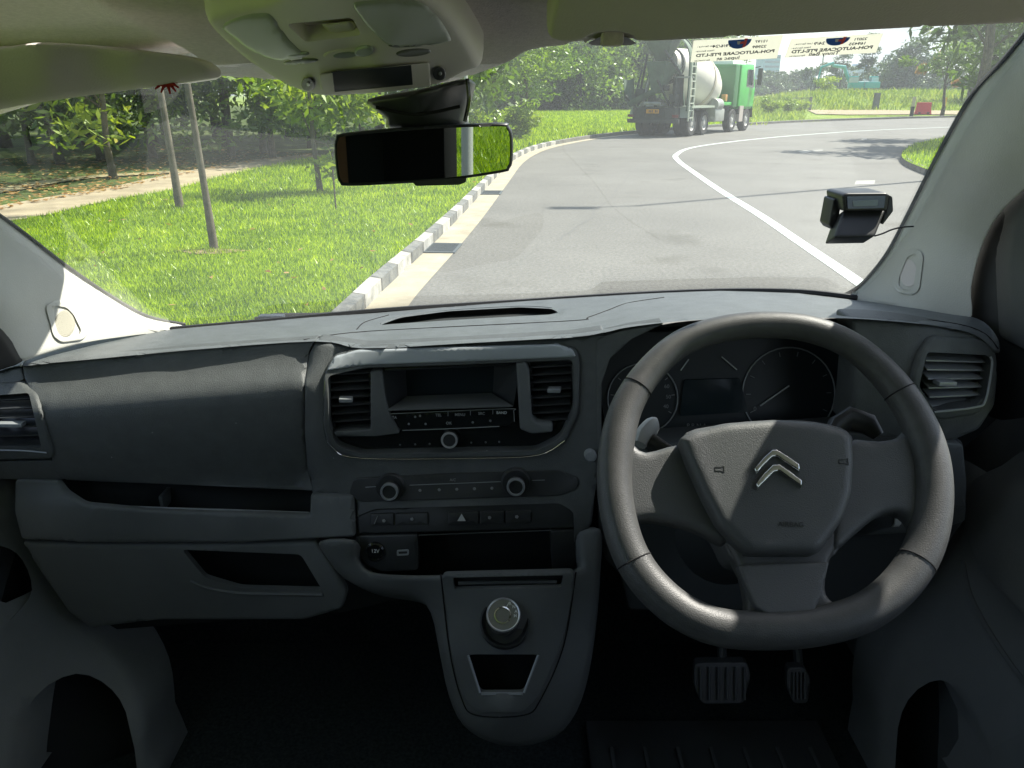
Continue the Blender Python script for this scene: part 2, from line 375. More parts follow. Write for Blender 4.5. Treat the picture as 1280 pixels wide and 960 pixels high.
GL = TPS([(217,413,1.38),(110,370,1.27),(0,292,1.16),(-60,252,1.1),(430,392,1.47),(640,379,1.53),(900,366,1.5),(1070,374,1.38),(1150,275,1.2),(1210,170,1.07),(1285,68,.95),(1330,10,.9),
      (-60,120,.96),(0,110,.98),(262,90,1.0),(600,85,1.0),(900,45,.98),(1150,30,.97),(640,240,1.22),(900,200,1.18),(350,260,1.24)])
roof_o = (0, .9, 1.70); roof_n = (0, -.17, -1)
RF = planeY(roof_o, roof_n)
RC = planeY((0, .9, 1.672), (0, -.20, -1))
LPl = TPS([(217,413,1.37),(110,368,1.26),(0,290,1.15),(-60,250,1.1),(110,428,1.20),(0,462,1.07),(-60,480,1.0),(60,400,1.17),(0,380,1.08),(-60,380,1.03)])
RPl = TPS([(1070,373,1.37),(1100,350,1.31),(1150,275,1.19),(1210,170,1.06),(1285,68,.94),(1340,0,.88),(1213,400,1.05),(1228,310,1.06),(1280,240,.99),(1340,190,.90),(1130,385,1.2),(1170,330,1.13),(1240,200,1.02),(1200,260,1.09)])

# ---- windscreen ----
gl_out = [(-80,228),(-60,245),(0,290),(60,335),(120,375),(170,402),(217,413),(330,400),(470,388),(640,378),(780,369),(900,364),(1000,366),(1072,373),(1100,350),(1125,320),(1150,275),(1190,200),(1240,120),(1285,70),(1335,5),(1330,0),(1280,12),(900,30),(640,50),(300,80),(0,95),(-80,105)]
wsc = panel('windscreen', gl_out, GL, win, van, step=30, thick=.0, smooth=180, label='large windscreen with pale reflections in its lower left corner')
line('windscreen_seal', [(205,413),(330,402),(470,389),(560,383),(640,378),(780,369),(900,364),(1000,365),(1074,373)], GL, .006, rubber, wsc, lift=.006)

# ---- dashboard ----
dash = empty('dashboard', parent=van)
pad_out = crom([(-60,482),(0,462),(60,440),(110,427),(215,411),(330,400),(470,388),(640,377),(780,368),(900,363),(1000,366),(1070,375),(1150,384),(1200,392),(1232,402),(1250,424),(1252,442)], 4, False).tolist() + \
    crom([(1243,442),(1230,425),(1205,414),(1152,405),(1060,398),(950,398),(860,401),(788,409),(756,416),(717,422),(578,430),(455,436),(393,427),(235,438),(134,448),(27,458),(0,463),(-60,478)], 4, False).tolist()
slot = rnd([(473,407),(500,397),(560,389),(650,384),(690,386),(699,391),(690,394),(600,399)], 8)
def roll(v2, v3):                                   # lip of the pad rolls down over the face
    return v3
panel('dash_pad', pad_out, DT, padm, dash, step=11, edge=4, erad=.006, thick=.05, back=(0, 1, -.25), holes=[slot], label='textured upper pad of the dashboard in sunlight')
panel('defroster_slot', rnd([(455,416),(490,388),(560,379),(650,374),(705,376),(720,392),(700,402),(600,409)], 6), DT, deep, dash, step=14, thick=.002, fn=lambda a, b: b + np.array([0, 0, -.013]))
line('defroster_lip', [(476,405),(502,396),(560,388),(650,383),(690,385)], DT, .0012, padm, dash, lift=.0)
for s_ in ([(380,425),(440,416),(560,409),(719,401),(735,397),(760,388),(785,379),(830,372)], [(446,412),(456,403),(486,394)]):
    line('pad_seam', s_, DT.shifted(0), .0013, seam, dash)
line('pad_seam', [(26,457),(30,450),(35,446)], DT, .0018, print_, dash, lift=.004)
line('pad_seam', [(1248,436),(1232,418),(1205,407),(1152,399),(1060,391)], DT, .001, seam, dash, lift=.001)
# body behind all the panels
panel('dash_body', [(-60,470),(0,462),(400,430),(750,418),(1060,402),(1200,415),(1250,440),(1250,520),(1205,560),(1205,650),(1150,730),(1060,765),(780,765),(745,690),(430,765),(100,790),(40,700),(-10,600),(-60,600)], D.shifted(.075), deep, dash, step=25, thick=.02, holes=[[(745,500),(750,440),(800,415),(1050,412),(1074,450),(1072,540),(1040,575),(760,575)]])
panel('airbag_panel', rnd([(27,458),(134,448),(235,438),(393,427),(386,440),(380,480),(380,540),(384,585),(391,614),(300,610),(200,606),(82,601),(68,592),(52,528),(40,494),(30,474)], 3), D, dark, dash, step=12, edge=3, thick=.03, label='smooth dark panel in front of the passenger seat')
# storage shelf and the lighter band beneath it
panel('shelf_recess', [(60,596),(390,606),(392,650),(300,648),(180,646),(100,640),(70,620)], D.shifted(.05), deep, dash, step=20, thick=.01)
line('shelf_lip_glint', [(96,622),(120,630),(180,634),(300,638),(386,641)], D, .0016, satin, dash, lift=-.004)  # satin line stands for light caught along the band's top edge
MB().box(P(208,622,1.12), (.007, .04, .026)).build('shelf_divider', dark, dash, bevel=.003)
panel('lower_band', rnd([(18,600),(72,602),(82,616),(105,631),(180,638),(300,642),(387,645),(388,618),(442,620),(444,672),(396,674),(300,679),(100,679),(26,675),(17,640)], 5), D.shifted(-.006), grey, dash, step=12, edge=4, thick=.006)
gb = panel('glovebox', rnd([(26,678),(100,681),(300,681),(394,677),(404,690),(434,742),(428,762),(380,776),(200,776),(112,786),(85,766),(50,716)], 6), D.shifted(.0), grey, dash, step=12, edge=5, thick=.010,
      holes=[rnd([(227,687),(376,693),(403,738),(300,735),(256,722)], 6)], label='lower glovebox with dark open tray')
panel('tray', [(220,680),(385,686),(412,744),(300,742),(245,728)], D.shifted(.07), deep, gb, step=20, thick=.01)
line('tray_lip', [(238,726),(262,735),(300,741),(350,742),(404,743)], D, .0035, grey, gb, lift=.0)
# centre stack
panel('centre_panel', rnd([(394,428),(455,437),(578,431),(717,423),(757,417),(752,450),(752,560),(744,620),(740,657),(700,700),(450,700),(444,622),(390,618),(383,585),(380,540),(380,480),(386,443)], 4), D, dark, dash, step=12, edge=4, thick=.04,
      holes=[rnd([(409,470),(458,460),(578,456),(716,450),(717,514),(700,548),(672,563),(451,567),(420,556),(411,535)], 6), rnd([(446,645),(470,636),(700,629),(717,640),(719,705),(470,712),(450,700)], 6)])
rad = empty('radio_unit', parent=dash); rad['label'] = 'radio with hooded display and round chrome knob'
# (all pieces of the stack below are siblings under the dashboard so that nothing goes deeper than sub-part)
bpy.data.objects.remove(rad)
bez_o = rnd([(404,470),(416,444),(447,436),(697,430),(720,436),(725,452),(723,518),(706,554),(673,571),(451,575),(416,563),(404,538)], 10)
bez_i = rnd([(409,470),(458,459),(578,455),(715,449),(718,462),(717,514),(701,548),(671,564),(451,568),(420,557),(411,535)], 8)
panel('radio_bezel', bez_o, D.shifted(-.006), dark, dash, step=8, edge=2.5, thick=.02, holes=[bez_i])
panel('bezel_trim', rnd([(408,464),(418,446),(447,438),(697,431),(716,437),(721,447),(578,453),(458,457)], 4), D.shifted(-.0085), mat('bezel_satin', (.36, .39, .41), .35), dash, step=8, edge=3, thick=.006, label='satin grey strip along the top of the radio bezel')
line('bezel_chrome', [(406,475),(405,535),(416,560),(451,573),(600,573),(673,569),(706,551)], D, .0007, chrome, dash, lift=.009)
panel('radio_fascia', rnd([(405,462),(458,455),(716,446),(722,462),(720,516),(704,552),(672,568),(451,572),(416,560),(407,536)], 6), D.shifted(.012), gloss, dash, step=12, thick=.02,
      holes=[rnd([(413,468),(461,465),(462,536),(424,539),(414,520)], 4), rnd([(667,457),(713,454),(716,500),(706,527),(668,527)], 4), rnd([(480,464),(650,456),(650,512),(483,516)], 3)])
panel('radio_frame', rnd([(463,464),(477,463),(482,500),(486,516),(500,542),(470,546),(420,546),(416,540),(463,537)], 3), D.shifted(-.002), dark, dash, step=8, edge=2, thick=.02)
panel('radio_frame', rnd([(645,454),(657,452),(662,466),(665,522),(671,529),(691,530),(691,541),(664,543),(650,537)], 3), D.shifted(-.006), grey, dash, step=8, edge=3, thick=.03, label='pale moulded arm right of the radio display')
# hooded display
panel('display', [(505,460),(618,455),(618,497),(505,500)], D.shifted(.062), lensm, dash, step=20, thick=.004)
for q in ([(480,464),(650,456),(618,456),(507,461)], [(480,464),(507,461),(509,497),(486,514)], [(650,456),(618,456),(616,495),(642,508)]):
    yy = [float(D(*q[0])) + .004, float(D(*q[1])) + (.004 if q[1][0] == 650 else .06), float(D(*q[2])) + .06, float(D(*q[3])) + (.06 if q[3][0] == 507 else .004)]
    v = [P(a, b, y) for (a, b), y in zip(q, yy)]; v += [p + np.array([0, .002, .002]) for p in v]
    pyd('display_hood', v, [(0, 1, 2, 3), (4, 5, 6, 7), (0, 1, 5, 4), (1, 2, 6, 5), (2, 3, 7, 6), (3, 0, 4, 7)], black, dash)
q = [(484,512), (641,507), (614,491), (509,495)]; yy = [1.078 - .004, 1.065 - .004, 1.125, 1.128]
v = [P(a, b, y) for (a, b), y in zip(q, yy)]; v += [p + np.array([0, 0, -.002]) for p in v]
pyd('display_shelf', v, [(0, 1, 2, 3), (4, 5, 6, 7), (0, 1, 5, 4), (1, 2, 6, 5), (2, 3, 7, 6), (3, 0, 4, 7)], grey, dash, label='pale ledge under the radio display')  # ledge in lighter grey than its hood, standing for the light on it
Dn = Vector((-.02, -.97, .22))
def DF(px, py, lift=0): o = PV(px, py, float(D(px, py)) - lift); return Frame(o, Dn)
panel('button_block', rnd([(484,517),(638,511),(643,514),(643,527),(636,531),(624,534),(503,539),(492,530)], 3), D.shifted(.004), gloss, dash, step=8, edge=1.5, thick=.012)
line('button_edge', [(484,517.5),(560,514),(638,511),(642,514),(643,527)], D, .00055, satin, dash, lift=-.001)
line('button_edge', [(503,538),(560,536),(624,533)], D, .0007, satin, dash, lift=-.001)
for x in (560, 588, 616): line('button_gap', [(x, 514 - (x-560)*.05), (x, 520 - (x-560)*.04)], D, .0004, satin, dash, lift=-.0005, cr=False)
def lab(s, px, py, size, m=faint, d=D, nm='lettering', lift=.004):
    f = Frame(PV(px, py, float(d(px, py)) - lift), Dn); return text(nm, s, f.mat(), size * 1.1 / 960, m, dash, bold=.0001)
for s, x, y in (('MENU',575,518.5),('SRC',602,517),('BAND',627,516),('TA',493,522),('OK',561,529),('TEL',548,519)): lab(s, x, y, 5, print_ if s == 'BAND' else faint, lift=0)
for x, y in ((511,530),(532,530),(591,528),(613,526),(519,521),(525,520)): MB().lathe([(.0018, 0), (.0014, .0008)], DF(x, y, -.003).mat(), 8).build('button_mark', faint, dash)
for x in (500, 519, 537, 589, 607, 624): MB().lathe([(.0014, 0), (.001, .0008)], DF(x, 556 - (x - 500) * .03, -.011).mat(), 8).build('button_mark', faint, dash)
def knob(px, py, r, h, ringm, base=None, lift=0, nm='knob', lb=None):
    M = DF(px, py, lift).mat(); k = MB().lathe([(r * 1.0, -.004), (r, h * .8), (r * .95, h), (r * .82, h), (r * .8, h * .86), (0.0004, h * .84)], M, 32).build(nm, black, dash, lb)
    MB().lathe([(r * 1.01, h * .62), (r * 1.03, h * .8), (r * .96, h * 1.04), (r * .8, h * 1.04), (r * .76, h * .86)], M, 32, cap=False).build('knob_ring', ringm, k)
    return k
knob(562.6, 548.4, .0125, .014, ring_m, lift=-.008, nm='volume_knob')
for kx, ky in ((489, 611), (645, 605)):
    MB().lathe([(.023, -.004), (.023, .002), (.020, .006), (.014, .006)], DF(kx, ky - 2).mat(), 36).build('knob_collar', black, dash)
    knob(kx, ky, .0135, .02, satin, lift=.002, nm='climate_knob')
for a, b in (((457,609),(473,608)), ((512,606.5),(627,602)), ((665,600.5),(681,600))): line('dial_line', [a, b], D, .0006, satin, dash, lift=.0016, cr=False)
panel('climate_strip', rnd([(442,598),(560,592),(700,588),(725,598),(722,612),(700,620),(450,628),(436,618)], 6), D.shifted(-.0018), black, dash, step=12, edge=1.5, thick=.004)
for x in (525, 549, 571, 593, 615): MB().lathe([(.0026, 0), (.0018, .0006)], DF(x, 613 - (x - 525) * .03, .0025).mat(), 6).build('button_mark', faint, dash)
lab('A/C', 566, 600, 5, lift=.0025)
# switch row
panel('switch_panel', rnd([(443,646),(468,637),(560,631),(700,627),(717,632),(721,645),(721,660),(444,668)], 7), D.shifted(.004), black, dash, step=12, edge=2, thick=.01)
for a, b in ((463, 492), (494, 535), (560, 598), (600, 630), (632, 664)):
    panel('switch_button', rnd([(a, 643 - (a-460)*.02), (b, 642 - (a-460)*.02), (b, 657 - (a-460)*.02), (a, 658 - (a-460)*.02)], 2), D.shifted(.001), black, dash, step=10, edge=1.2, thick=.006)
f = DF(577, 647, .002)
pyd('hazard_triangle', [f.w(-.0062, -.005, .001), f.w(.0062, -.005, .001), f.w(0, .0062, .001), f.w(-.0062, -.005, .0), f.w(.0062, -.005, .0), f.w(0, .0062, .0)], [(0,1,2),(3,5,4),(0,3,4,1),(1,4,5,2),(2,5,3,0)], print_, dash)
for x, y in ((480,651),(515,649),(612,647),(646,646)): MB().lathe([(.003, 0), (.0022, .0006)], DF(x, y, .001).mat(), 5).build('button_mark', faint, dash)
line('button_mark', [(468,655),(472,645)], D, .0006, faint, dash, lift=.001, cr=False)
# socket row and coin tray
panel('socket_panel', rnd([(444,670),(522,668),(523,713),(478,715),(458,708),(446,690)], 5), D.shifted(.004), black, dash, step=12, edge=2, thick=.02)
panel('coin_tray', [(515,664),(700,658),(700,716),(515,718)], D.shifted(.07), deep, dash, step=20, thick=.01)
panel('tray_side', rnd([(688,664),(721,662),(720,712),(690,713)], 3), D.shifted(.004), black, dash, step=10, edge=2, thick=.05)
line('tray_edge', [(523,669),(600,666),(690,663)], D, .0008, dark, dash, lift=-.006, cr=False)
MB().lathe([(.0155, 0), (.0155, .004), (.0125, .006), (.0125, .003), (.0004, .003)], DF(469, 689, -.003).mat(), 32).build('power_socket', gloss, dash); lab('12V', 469, 689, 7, print_, lift=.003)
panel('usb_port', rnd([(496,688),(511,687),(511,694),(496,695)], 2), D.shifted(.0028), satin, dash, step=5, thick=.004, holes=[rnd([(498,689.5),(509,689),(509,692.5),(498,693)], 1.2)])
# lower console that carries the gear selector
CD = TPS([(397,672,1.015),(470,716,1.0),(555,716,.985),(718,712,.975),(722,660,1.005),(752,658,1.0),(630,780,.945),(630,860,.905),(630,893,.885),(630,933,.90),(548,810,.965),(560,870,.94),(735,850,.935),(745,760,.97),(430,720,1.02),(530,760,1.0),(590,910,.91),(690,925,.91)])
CUP = rnd([(583,817),(675,817),(657,869),(598,869)], 7)
con = panel('console', crom([(397,674),(441,673),(446,698),(462,713),(500,717),(556,717),(640,715),(718,712),(722,690),(722,662),(752,659),(753,700),(748,770),(738,840),(722,890),(695,922),(650,934),(610,928),(578,907),(560,870),(548,815),(537,765),(515,746),(465,738),(428,722),(405,695)], 3), CD, grey, dash, step=10, edge=10, erad=.018, thick=.10, back=(0, .75, -.65), label='grey lower console with rotary gear selector', holes=[CUP, rnd([(564,720),(707,717),(704,736),(566,739)], 3)])
CI = CD.shifted(-.004)
cup = rnd([(585,818),(673,818),(655,867),(600,867)], 7)
panel('console_insert', rnd([(552,719),(719,715),(716,745),(703,806),(674,873),(655,892),(595,892),(578,872),(563,813)], 8), CI, grey, dash, step=8, edge=2, thick=.008, holes=[cup, rnd([(566,722),(705,719),(702,734),(568,737)], 3)])
line('console_seam', [(551,718),(562,813),(577,873),(595,894),(655,894),(676,874),(705,806),(720,715)], CD, .0011, seam, dash, lift=.0005)
panel('ticket_slot', [(560,718),(710,715),(707,740),(563,742)], CI.shifted(.012), deep, dash, step=14, thick=.004)
line('slot_bar', [(573,729),(696,727)], CI, .003, dark, dash, lift=-.006, cr=False)
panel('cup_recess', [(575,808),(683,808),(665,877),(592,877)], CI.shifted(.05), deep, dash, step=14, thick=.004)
for q in ([(585,819),(600,866)], [(673,819),(655,866)]): line('recess_edge', q, CI, .0020, satin, dash, lift=.003, cr=False)
line('recess_edge', [(602,867),(653,867)], CI, .0024, satin, dash, lift=.003, cr=False)
cn = Vector((0, -.62, .78)); gf = Frame(PV(631, 778, float(CI(631, 778)) - .001), cn)
MB().lathe([(.037, -.012), (.037, .002), (.0345, .004), (.032, .001), (.029, -.004), (.0005, -.004)], gf.mat(), 48).build('selector_well', black, dash)
k = MB().lathe([(.0245, -.005), (.0245, .02), (.0225, .022), (.0005, .0215)], gf.mat(-.002, .006, 0), 48).build('gear_selector', mat('selector_metal', (.30, .31, .31), .22, .6), dash, 'rotary gear selector with chrome ring')
MB().lathe([(.0235, .019), (.0252, .021), (.024, .0235), (.0222, .0225)], gf.mat(-.002, .006, 0), 48, cap=False).build('selector_ring', ring_m, k)
MB().lathe([(.0125, .0215), (.0125, .0232), (.0108, .0236), (.0105, .022)], gf.mat(-.003, .005, 0), 32, cap=False).build('selector_ring', chrome, k)
MB().bar(gf.w(.001, .014, .0225), gf.w(.007, .0245, .0225), .001, .0006).build('selector_mark', print_, k)
for s, a, b in (('R', .009, .0215), ('N', .0145, .017), ('A', .0175, .0105), ('M', .0165, .004)): text('selector_lettering', s, gf.mat(a - .001, b, .0222), .0062, print_, k, bold=.0001)
# vents -------------------------------------------------------------
def vent(cx, opening, left, right, n, depth, pushk, parent=dash, m=black, tab=None, slant=0.0):
    """opening: outline; left/right: ((x,y0),(x,y1)) side lines that the slats run between"""
    v = panel('vent_duct', opening, depth.shifted(.055), deep, parent, step=14, thick=.01)
    for i in range(n):
        f = (i + .6) / n
        l = [left[0][j] + (left[1][j] - left[0][j]) * f for j in (0, 1)]; r = [right[0][j] + (right[1][j] - right[0][j]) * f for j in (0, 1)]
        a = Vector(P(l[0], l[1], float(depth(*l)) + .006).tolist()); b = Vector(P(r[0], r[1], float(depth(*r)) + .006).tolist())
        mb = MB(); e = Vector((0, .022, .004)); th = Vector((0, 0, -.0022))
        vv = [a, b, b + e, a + e]; vv += [p + th for p in vv]; mb.add(vv, [(0,1,2,3),(4,7,6,5),(0,4,5,1),(1,5,6,2),(2,6,7,3),(3,7,4,0)])
        mb.build('vent_slat', m, v, bevel=.0006)
    for f in (.3, .55, .8):
        tx = left[0][0] + (right[0][0] - left[0][0]) * f; ty = left[0][1] + (right[0][1] - left[0][1]) * f; bx = left[1][0] + (right[1][0] - left[1][0]) * f; by = left[1][1] + (right[1][1] - left[1][1]) * f
        a = Vector(P(tx, ty, float(depth(tx, ty)) + .04).tolist()); b = Vector(P(bx, by, float(depth(bx, by)) + .04).tolist()); MB().bar(a, b, .0015, .02, (0, 1, 0)).build('vent_vane', black, v)
    if tab:
        x0, x1, y = tab; a = PV(x0, y, float(depth(x0, y)) + .001); b = PV(x1, y, float(depth(x1, y)) + .001); MB().bar(a, b, .014, .006).build('vent_tab', satin, v, bevel=.0015)
    return v
vm = mat('vent_plastic', (.035, .038, .04), .35)
vent(0, [(405,460),(467,458),(466,541),(415,543)], ((412,462),(416,541)), ((464,459),(464,537)), 8, D, 0, m=vm, tab=(424,441,499))
vent(0, [(660,450),(720,448),(718,528),(662,530)], ((663,453),(665,530)), ((716,450),(712,527)), 8, D, 0, m=vm, tab=(685,701,487))
# left end vent
LVo = rnd([(-60,484),(24,478),(44,494),(68,566),(64,574),(-60,577)], 5)
panel('vent_bezel', LVo, D.shifted(-.004), dark, dash, step=9, edge=3, thick=.03, holes=[rnd([(-55,498),(36,491),(52,560),(-55,561)], 4)])
panel('dash_end', rnd([(-60,578),(66,576),(80,600),(20,600),(-60,598)], 3), D, dark, dash, step=12, edge=2, thick=.05)
panel('dash_end', rnd([(-60,478),(0,466),(26,460),(30,474),(24,477),(-60,484)], 2), D, dark, dash, step=8, edge=2, thick=.04)
vent(0, [(-58,494),(42,487),(58,566),(-58,566)], ((-58,498),(-58,560)), ((38,490),(54,560)), 6, D, 0, m=vm, tab=(-2,30,530))
line('vent_chrome', [(-50,563),(20,563),(58,566)], D, .0013, satin, dash, lift=.006)
# right end: face, vent
panel('dash_face', rnd([(1066,400),(1110,401),(1152,406),(1219,417),(1243,440),(1249,470),(1245,508),(1225,538),(1190,553),(1170,552),(1100,548),(1060,535),(1066,500),(1070,455)], 6), D, dark, dash, step=10, edge=6, thick=.05,
      holes=[rnd([(1159,440),(1236,444),(1239,457),(1231,498),(1219,507),(1168,513),(1149,483)], 5)])
panel('vent_bezel', rnd([(1150,440),(1165,420),(1223,424),(1243,433),(1248,452),(1243,498),(1222,519),(1176,526),(1153,516),(1140,474)], 9), D.shifted(-.007), dark, dash, step=6, edge=4, thick=.02,
      holes=[rnd([(1159,440),(1236,444),(1239,457),(1231,498),(1219,507),(1168,513),(1149,483)], 5)], label='dark vent surround at the driver side end')
line('vent_chrome', [(1238,446),(1240,457),(1232,500),(1219,509),(1168,515)], D, .0016, satin, dash, lift=.010)
vent(0, [(1145,434),(1244,438),(1236,512),(1160,518)], ((1157,443),(1164,512)), ((1238,446),(1224,507)), 6, D, 0, m=satin, tab=(1170,1192,478))
# instrument cluster
ID = planeY(PV(920, 480, 1.10), (0, -.95, .31))
panel('cluster_recess', crom([(752,500),(756,455),(785,424),(830,408),(900,401),(1000,400),(1050,408),(1069,445),(1068,500),(1050,560),(900,580),(780,570)], 4), ID, mat('cluster_face', (.018, .024, .028), .45), dash, step=22, thick=.01, label='instrument cluster behind the steering wheel')
v = []; ring = crom([(752,500),(756,455),(785,424),(830,408),(900,402),(1000,400),(1050,408),(1069,445),(1068,500),(1050,560)], 5, False)
for a, b in ring: v.append(P(a, b, float(D(a, b)) + .002)); 
for a, b in ring: v.append(P(a, b, float(ID(a, b)) + .002))
n = len(ring); pyd('cluster_hood', v, [(i, i + 1, n + i + 1, n + i) for i in range(n - 1)], black, dash, smooth=60)
panel('dash_face', rnd([(745,425),(760,418),(790,411),(830,405),(790,424),(763,448),(752,480),(752,560),(748,600)], 2), D.shifted(-.001), dark, dash, step=8, edge=1.5, thick=.03)
IF = Frame(PV(920, 480, 1.10), (0, -.95, .31))
def gauge(cx, cy, r, a0, a1, nt_, hexr=None):
    a, b = IF.px(cx, cy); s = 1.17 / 960
    MB().tube([IF.w(a + r * s * math.cos(t), b + r * s * math.sin(t), .003) for t in np.linspace(a0, a1, 30)], .0011, 6).build('gauge_ring', satin, dash)
    for t in np.linspace(a0, a1, nt_):
        c, d = math.cos(t), math.sin(t); MB().bar(IF.w(a + r * .82 * s * c, b + r * .82 * s * d, .003), IF.w(a + r * .92 * s * c, b + r * .92 * s * d, .003), .0011, .0006, IF.n).build('gauge_tick', faint, dash)
gauge(803, 498, 44, R(-60), R(240), 10); gauge(985, 492, 58, R(-50), R(232), 12)
for x, y, s in ((826,470,'70'),(833,483,'60'),(835,496,'50'),(832,508,'40')): text('lettering', s, IF.mat(*IF.px(x, y), .003), .008, faint, dash)
text('lettering', '0', IF.mat(*IF.px(943, 511), .003), .009, faint, dash); text('lettering', 'P R N A', IF.mat(*IF.px(870, 532), .004), .009, faint, dash)
for p0, p1, r in (((949,507),(985,482),.0011), ((850,463),(860,449),.0009), ((901,446),(920,462),.0009), ((812,492),(790,515),.001)):
    MB().tube([IF.w(*IF.px(*p0), .005), IF.w(*IF.px(*p1), .005)], r, 6).build('gauge_needle', print_, dash)
panel('trip_display', rnd([(855,475),(925,473),(935,515),(850,520)], 3), lambda a, b: ID(a, b) - .004, lensm, dash, step=20, thick=.003)
# below the driver
panel('knee_panel', rnd([(745,560),(830,555),(1062,540),(1205,552),(1209,600),(1206,652),(1170,705),(1110,752),(1050,764),(785,764),(776,720),(756,700),(747,650)], 6), D.shifted(.012), mat('knee_plastic', (.06, .066, .068), .6, bump=.4, bscale=800), dash, step=16, edge=5, thick=.05)
panel('knee_band', rnd([(1040,640),(1209,632),(1207,652),(1170,665),(1040,672)], 3), D.shifted(.002), grey, dash, step=12, edge=3, thick=.02)
panel('dash_side_lit', rnd([(1172,552),(1204,556),(1209,600),(1208,634),(1172,640)], 4), D.shifted(-.008), grey, dash, step=10, edge=3, thick=.03)  # sunlit patch of the lower dash, drawn as a lighter grey panel
MB().lathe([(.009, -.02), (.009, .006), (.007, .010), (.0005, .0105)], DF(738, 569, .005).mat(), 24).build('trip_button', satin, dash)

# ---- steering wheel ----
sw = empty('steering_wheel', parent=van); sw['label'] = 'three spoke steering wheel with flattened bottom rim'
wt = .83; x_, f_, u_ = [float(k) for k in rays(966, 600)]
WF = Frame((x_ * wt, f_ * wt, CAM_H + u_ * wt), (-.05, -.74, .67))
WP = planeY(WF.o, WF.n)
rim_px = [(955,406),(1010,411),(1062,431),(1106,468),(1140,514),(1161,565),(1167,612),(1162,660),(1146,702),(1115,741),(1075,768),(1020,783),(960,788),(900,784),(853,765),(815,733),(789,695),(774,650),(768,600),(772,550),(785,505),(811,465),(850,430),(900,412)]
rp_ = crom(rim_px, 6); N = len(rp_)
rr = []
for a, b in rp_: rr.append(.0158 + .0035 * min(1, max(0, (b - 430) / 120)))
mb = MB(); mb.tube([WF.hit(a, b) for a, b in rp_], rr, 20, True, axis=WF.n, ell=(1.0, 1.0)); mb.build('rim', rimm, sw, 'worn grey leather-look rim', smooth=60)
for i0 in (int(N * 20.6 / 24), int(N * 8.1 / 24), int(N * 3.5 / 24), int(N * 15.9 / 24)):
    a, b = rp_[i0]; c = WF.hit(a, b); a2, b2 = rp_[(i0 + 1) % N]; d = (WF.hit(a2, b2) - c).normalized(); u = WF.n; v_ = d.cross(u)
    MB().tube([c + (u * math.cos(t) + v_ * math.sin(t)) * (rr[i0] + .0001) for t in np.linspace(0, 2 * math.pi, 25)[:-1]], .0008, 5, True).build('rim_seam', seam, sw)
wb = tuple(-WF.n)
def WPo(h): o = WF.o + WF.n * h; return planeY(o, WF.n)
spo = mat('spoke_plastic', (.085, .088, .09), .5, bump=.5, bscale=800)
def spoke(outl, h, m, e=10, er=.010, th=.012, lb=None): return panel('spoke', crom(outl, 3), WPo(h), m, sw, step=8, edge=e, erad=er, thick=th, back=wb, label=lb)
spoke([(762,585),(772,556),(790,552),(808,563),(850,553),(880,560),(900,640),(910,680),(870,662),(820,650),(795,652),(780,664),(768,640)], .002, hubm)
spoke([(1060,552),(1100,549),(1128,543),(1150,520),(1168,552),(1178,612),(1170,660),(1150,668),(1138,648),(1120,640),(1095,648),(1066,672),(1040,690),(1045,620)], .002, hubm)
spoke([(912,660),(1050,655),(1040,700),(1034,735),(1045,752),(1075,760),(1050,784),(960,798),(890,784),(862,765),(892,766),(915,770),(934,762),(928,720)], .000, rimm)
panel('spoke_cover', rnd([(922,706),(1037,702),(1026,745),(1018,765),(958,767),(944,758)], 5), WPo(.010), spo, sw, step=8, edge=3, thick=.012, back=wb, label='smooth dark cover on the lower spoke')
panel('hub_shell', crom([(852,548),(900,530),(970,524),(1030,528),(1066,545),(1070,600),(1060,655),(1034,700),(930,706),(900,670),(872,620)], 4), WPo(-.004), spo, sw, step=12, edge=5, thick=.05, back=wb)
hub = panel('airbag_cover', rnd([(849,546),(866,535),(908,525),(970,520.5),(1027,525),(1061,535),(1069,546),(1071,576),(1068,619),(1056,650),(1030,686),(1020,692),(938,692),(926,684),(898,655),(879,619),(860,577)], 7), WPo(.022), hubm, sw, step=7, edge=14, erad=.012, thick=.022, back=wb, label='grained airbag cover with two chevrons')
def WFp(px, py, h): return planeY(WF.o + WF.n * h, WF.n)
Wb = WPo(.0265)
cv = lambda L: [(840 + a * .2291, 420 + b * .2291) for a, b in L]
panel('chevron', cv([(462,752),(450,722),(500,662),(548,618),(575,617),(630,650),(697,697),(701,738),(640,700),(575,655),(548,660),(500,706)]), WPo(.027), chrome, hub, step=3, edge=1.8, erad=.0022, thick=.006, back=wb)
panel('chevron', cv([(466,836),(460,802),(505,745),(550,700),(590,698),(645,735),(711,785),(712,822),(650,780),(590,736),(560,742),(505,795)]), WPo(.027), chrome, hub, step=3, edge=1.8, erad=.0022, thick=.006, back=wb)
for hx, hy, sg in ((894, 593, 1), (1045, 584, -1)):
    a, b = WF.px(hx, hy); h = .0222
    mbb = MB(); L = [(-.0045, .002), (-.0045, -.002), (.0015, -.002), (.005, -.0035), (.005, .0035), (.0015, .002)]
    for i in range(6): p0, p1 = L[i], L[(i + 1) % 6]; mbb.bar(WF.w(a + p0[0], b + p0[1], h), WF.w(a + p1[0], b + p1[1], h), .0007, .0006, WF.n)
    mbb.build('horn_symbol', black, hub)
text('airbag_lettering', 'AIRBAG', WF.mat(*WF.px(981, 661), .0222), .0075, black, hub)
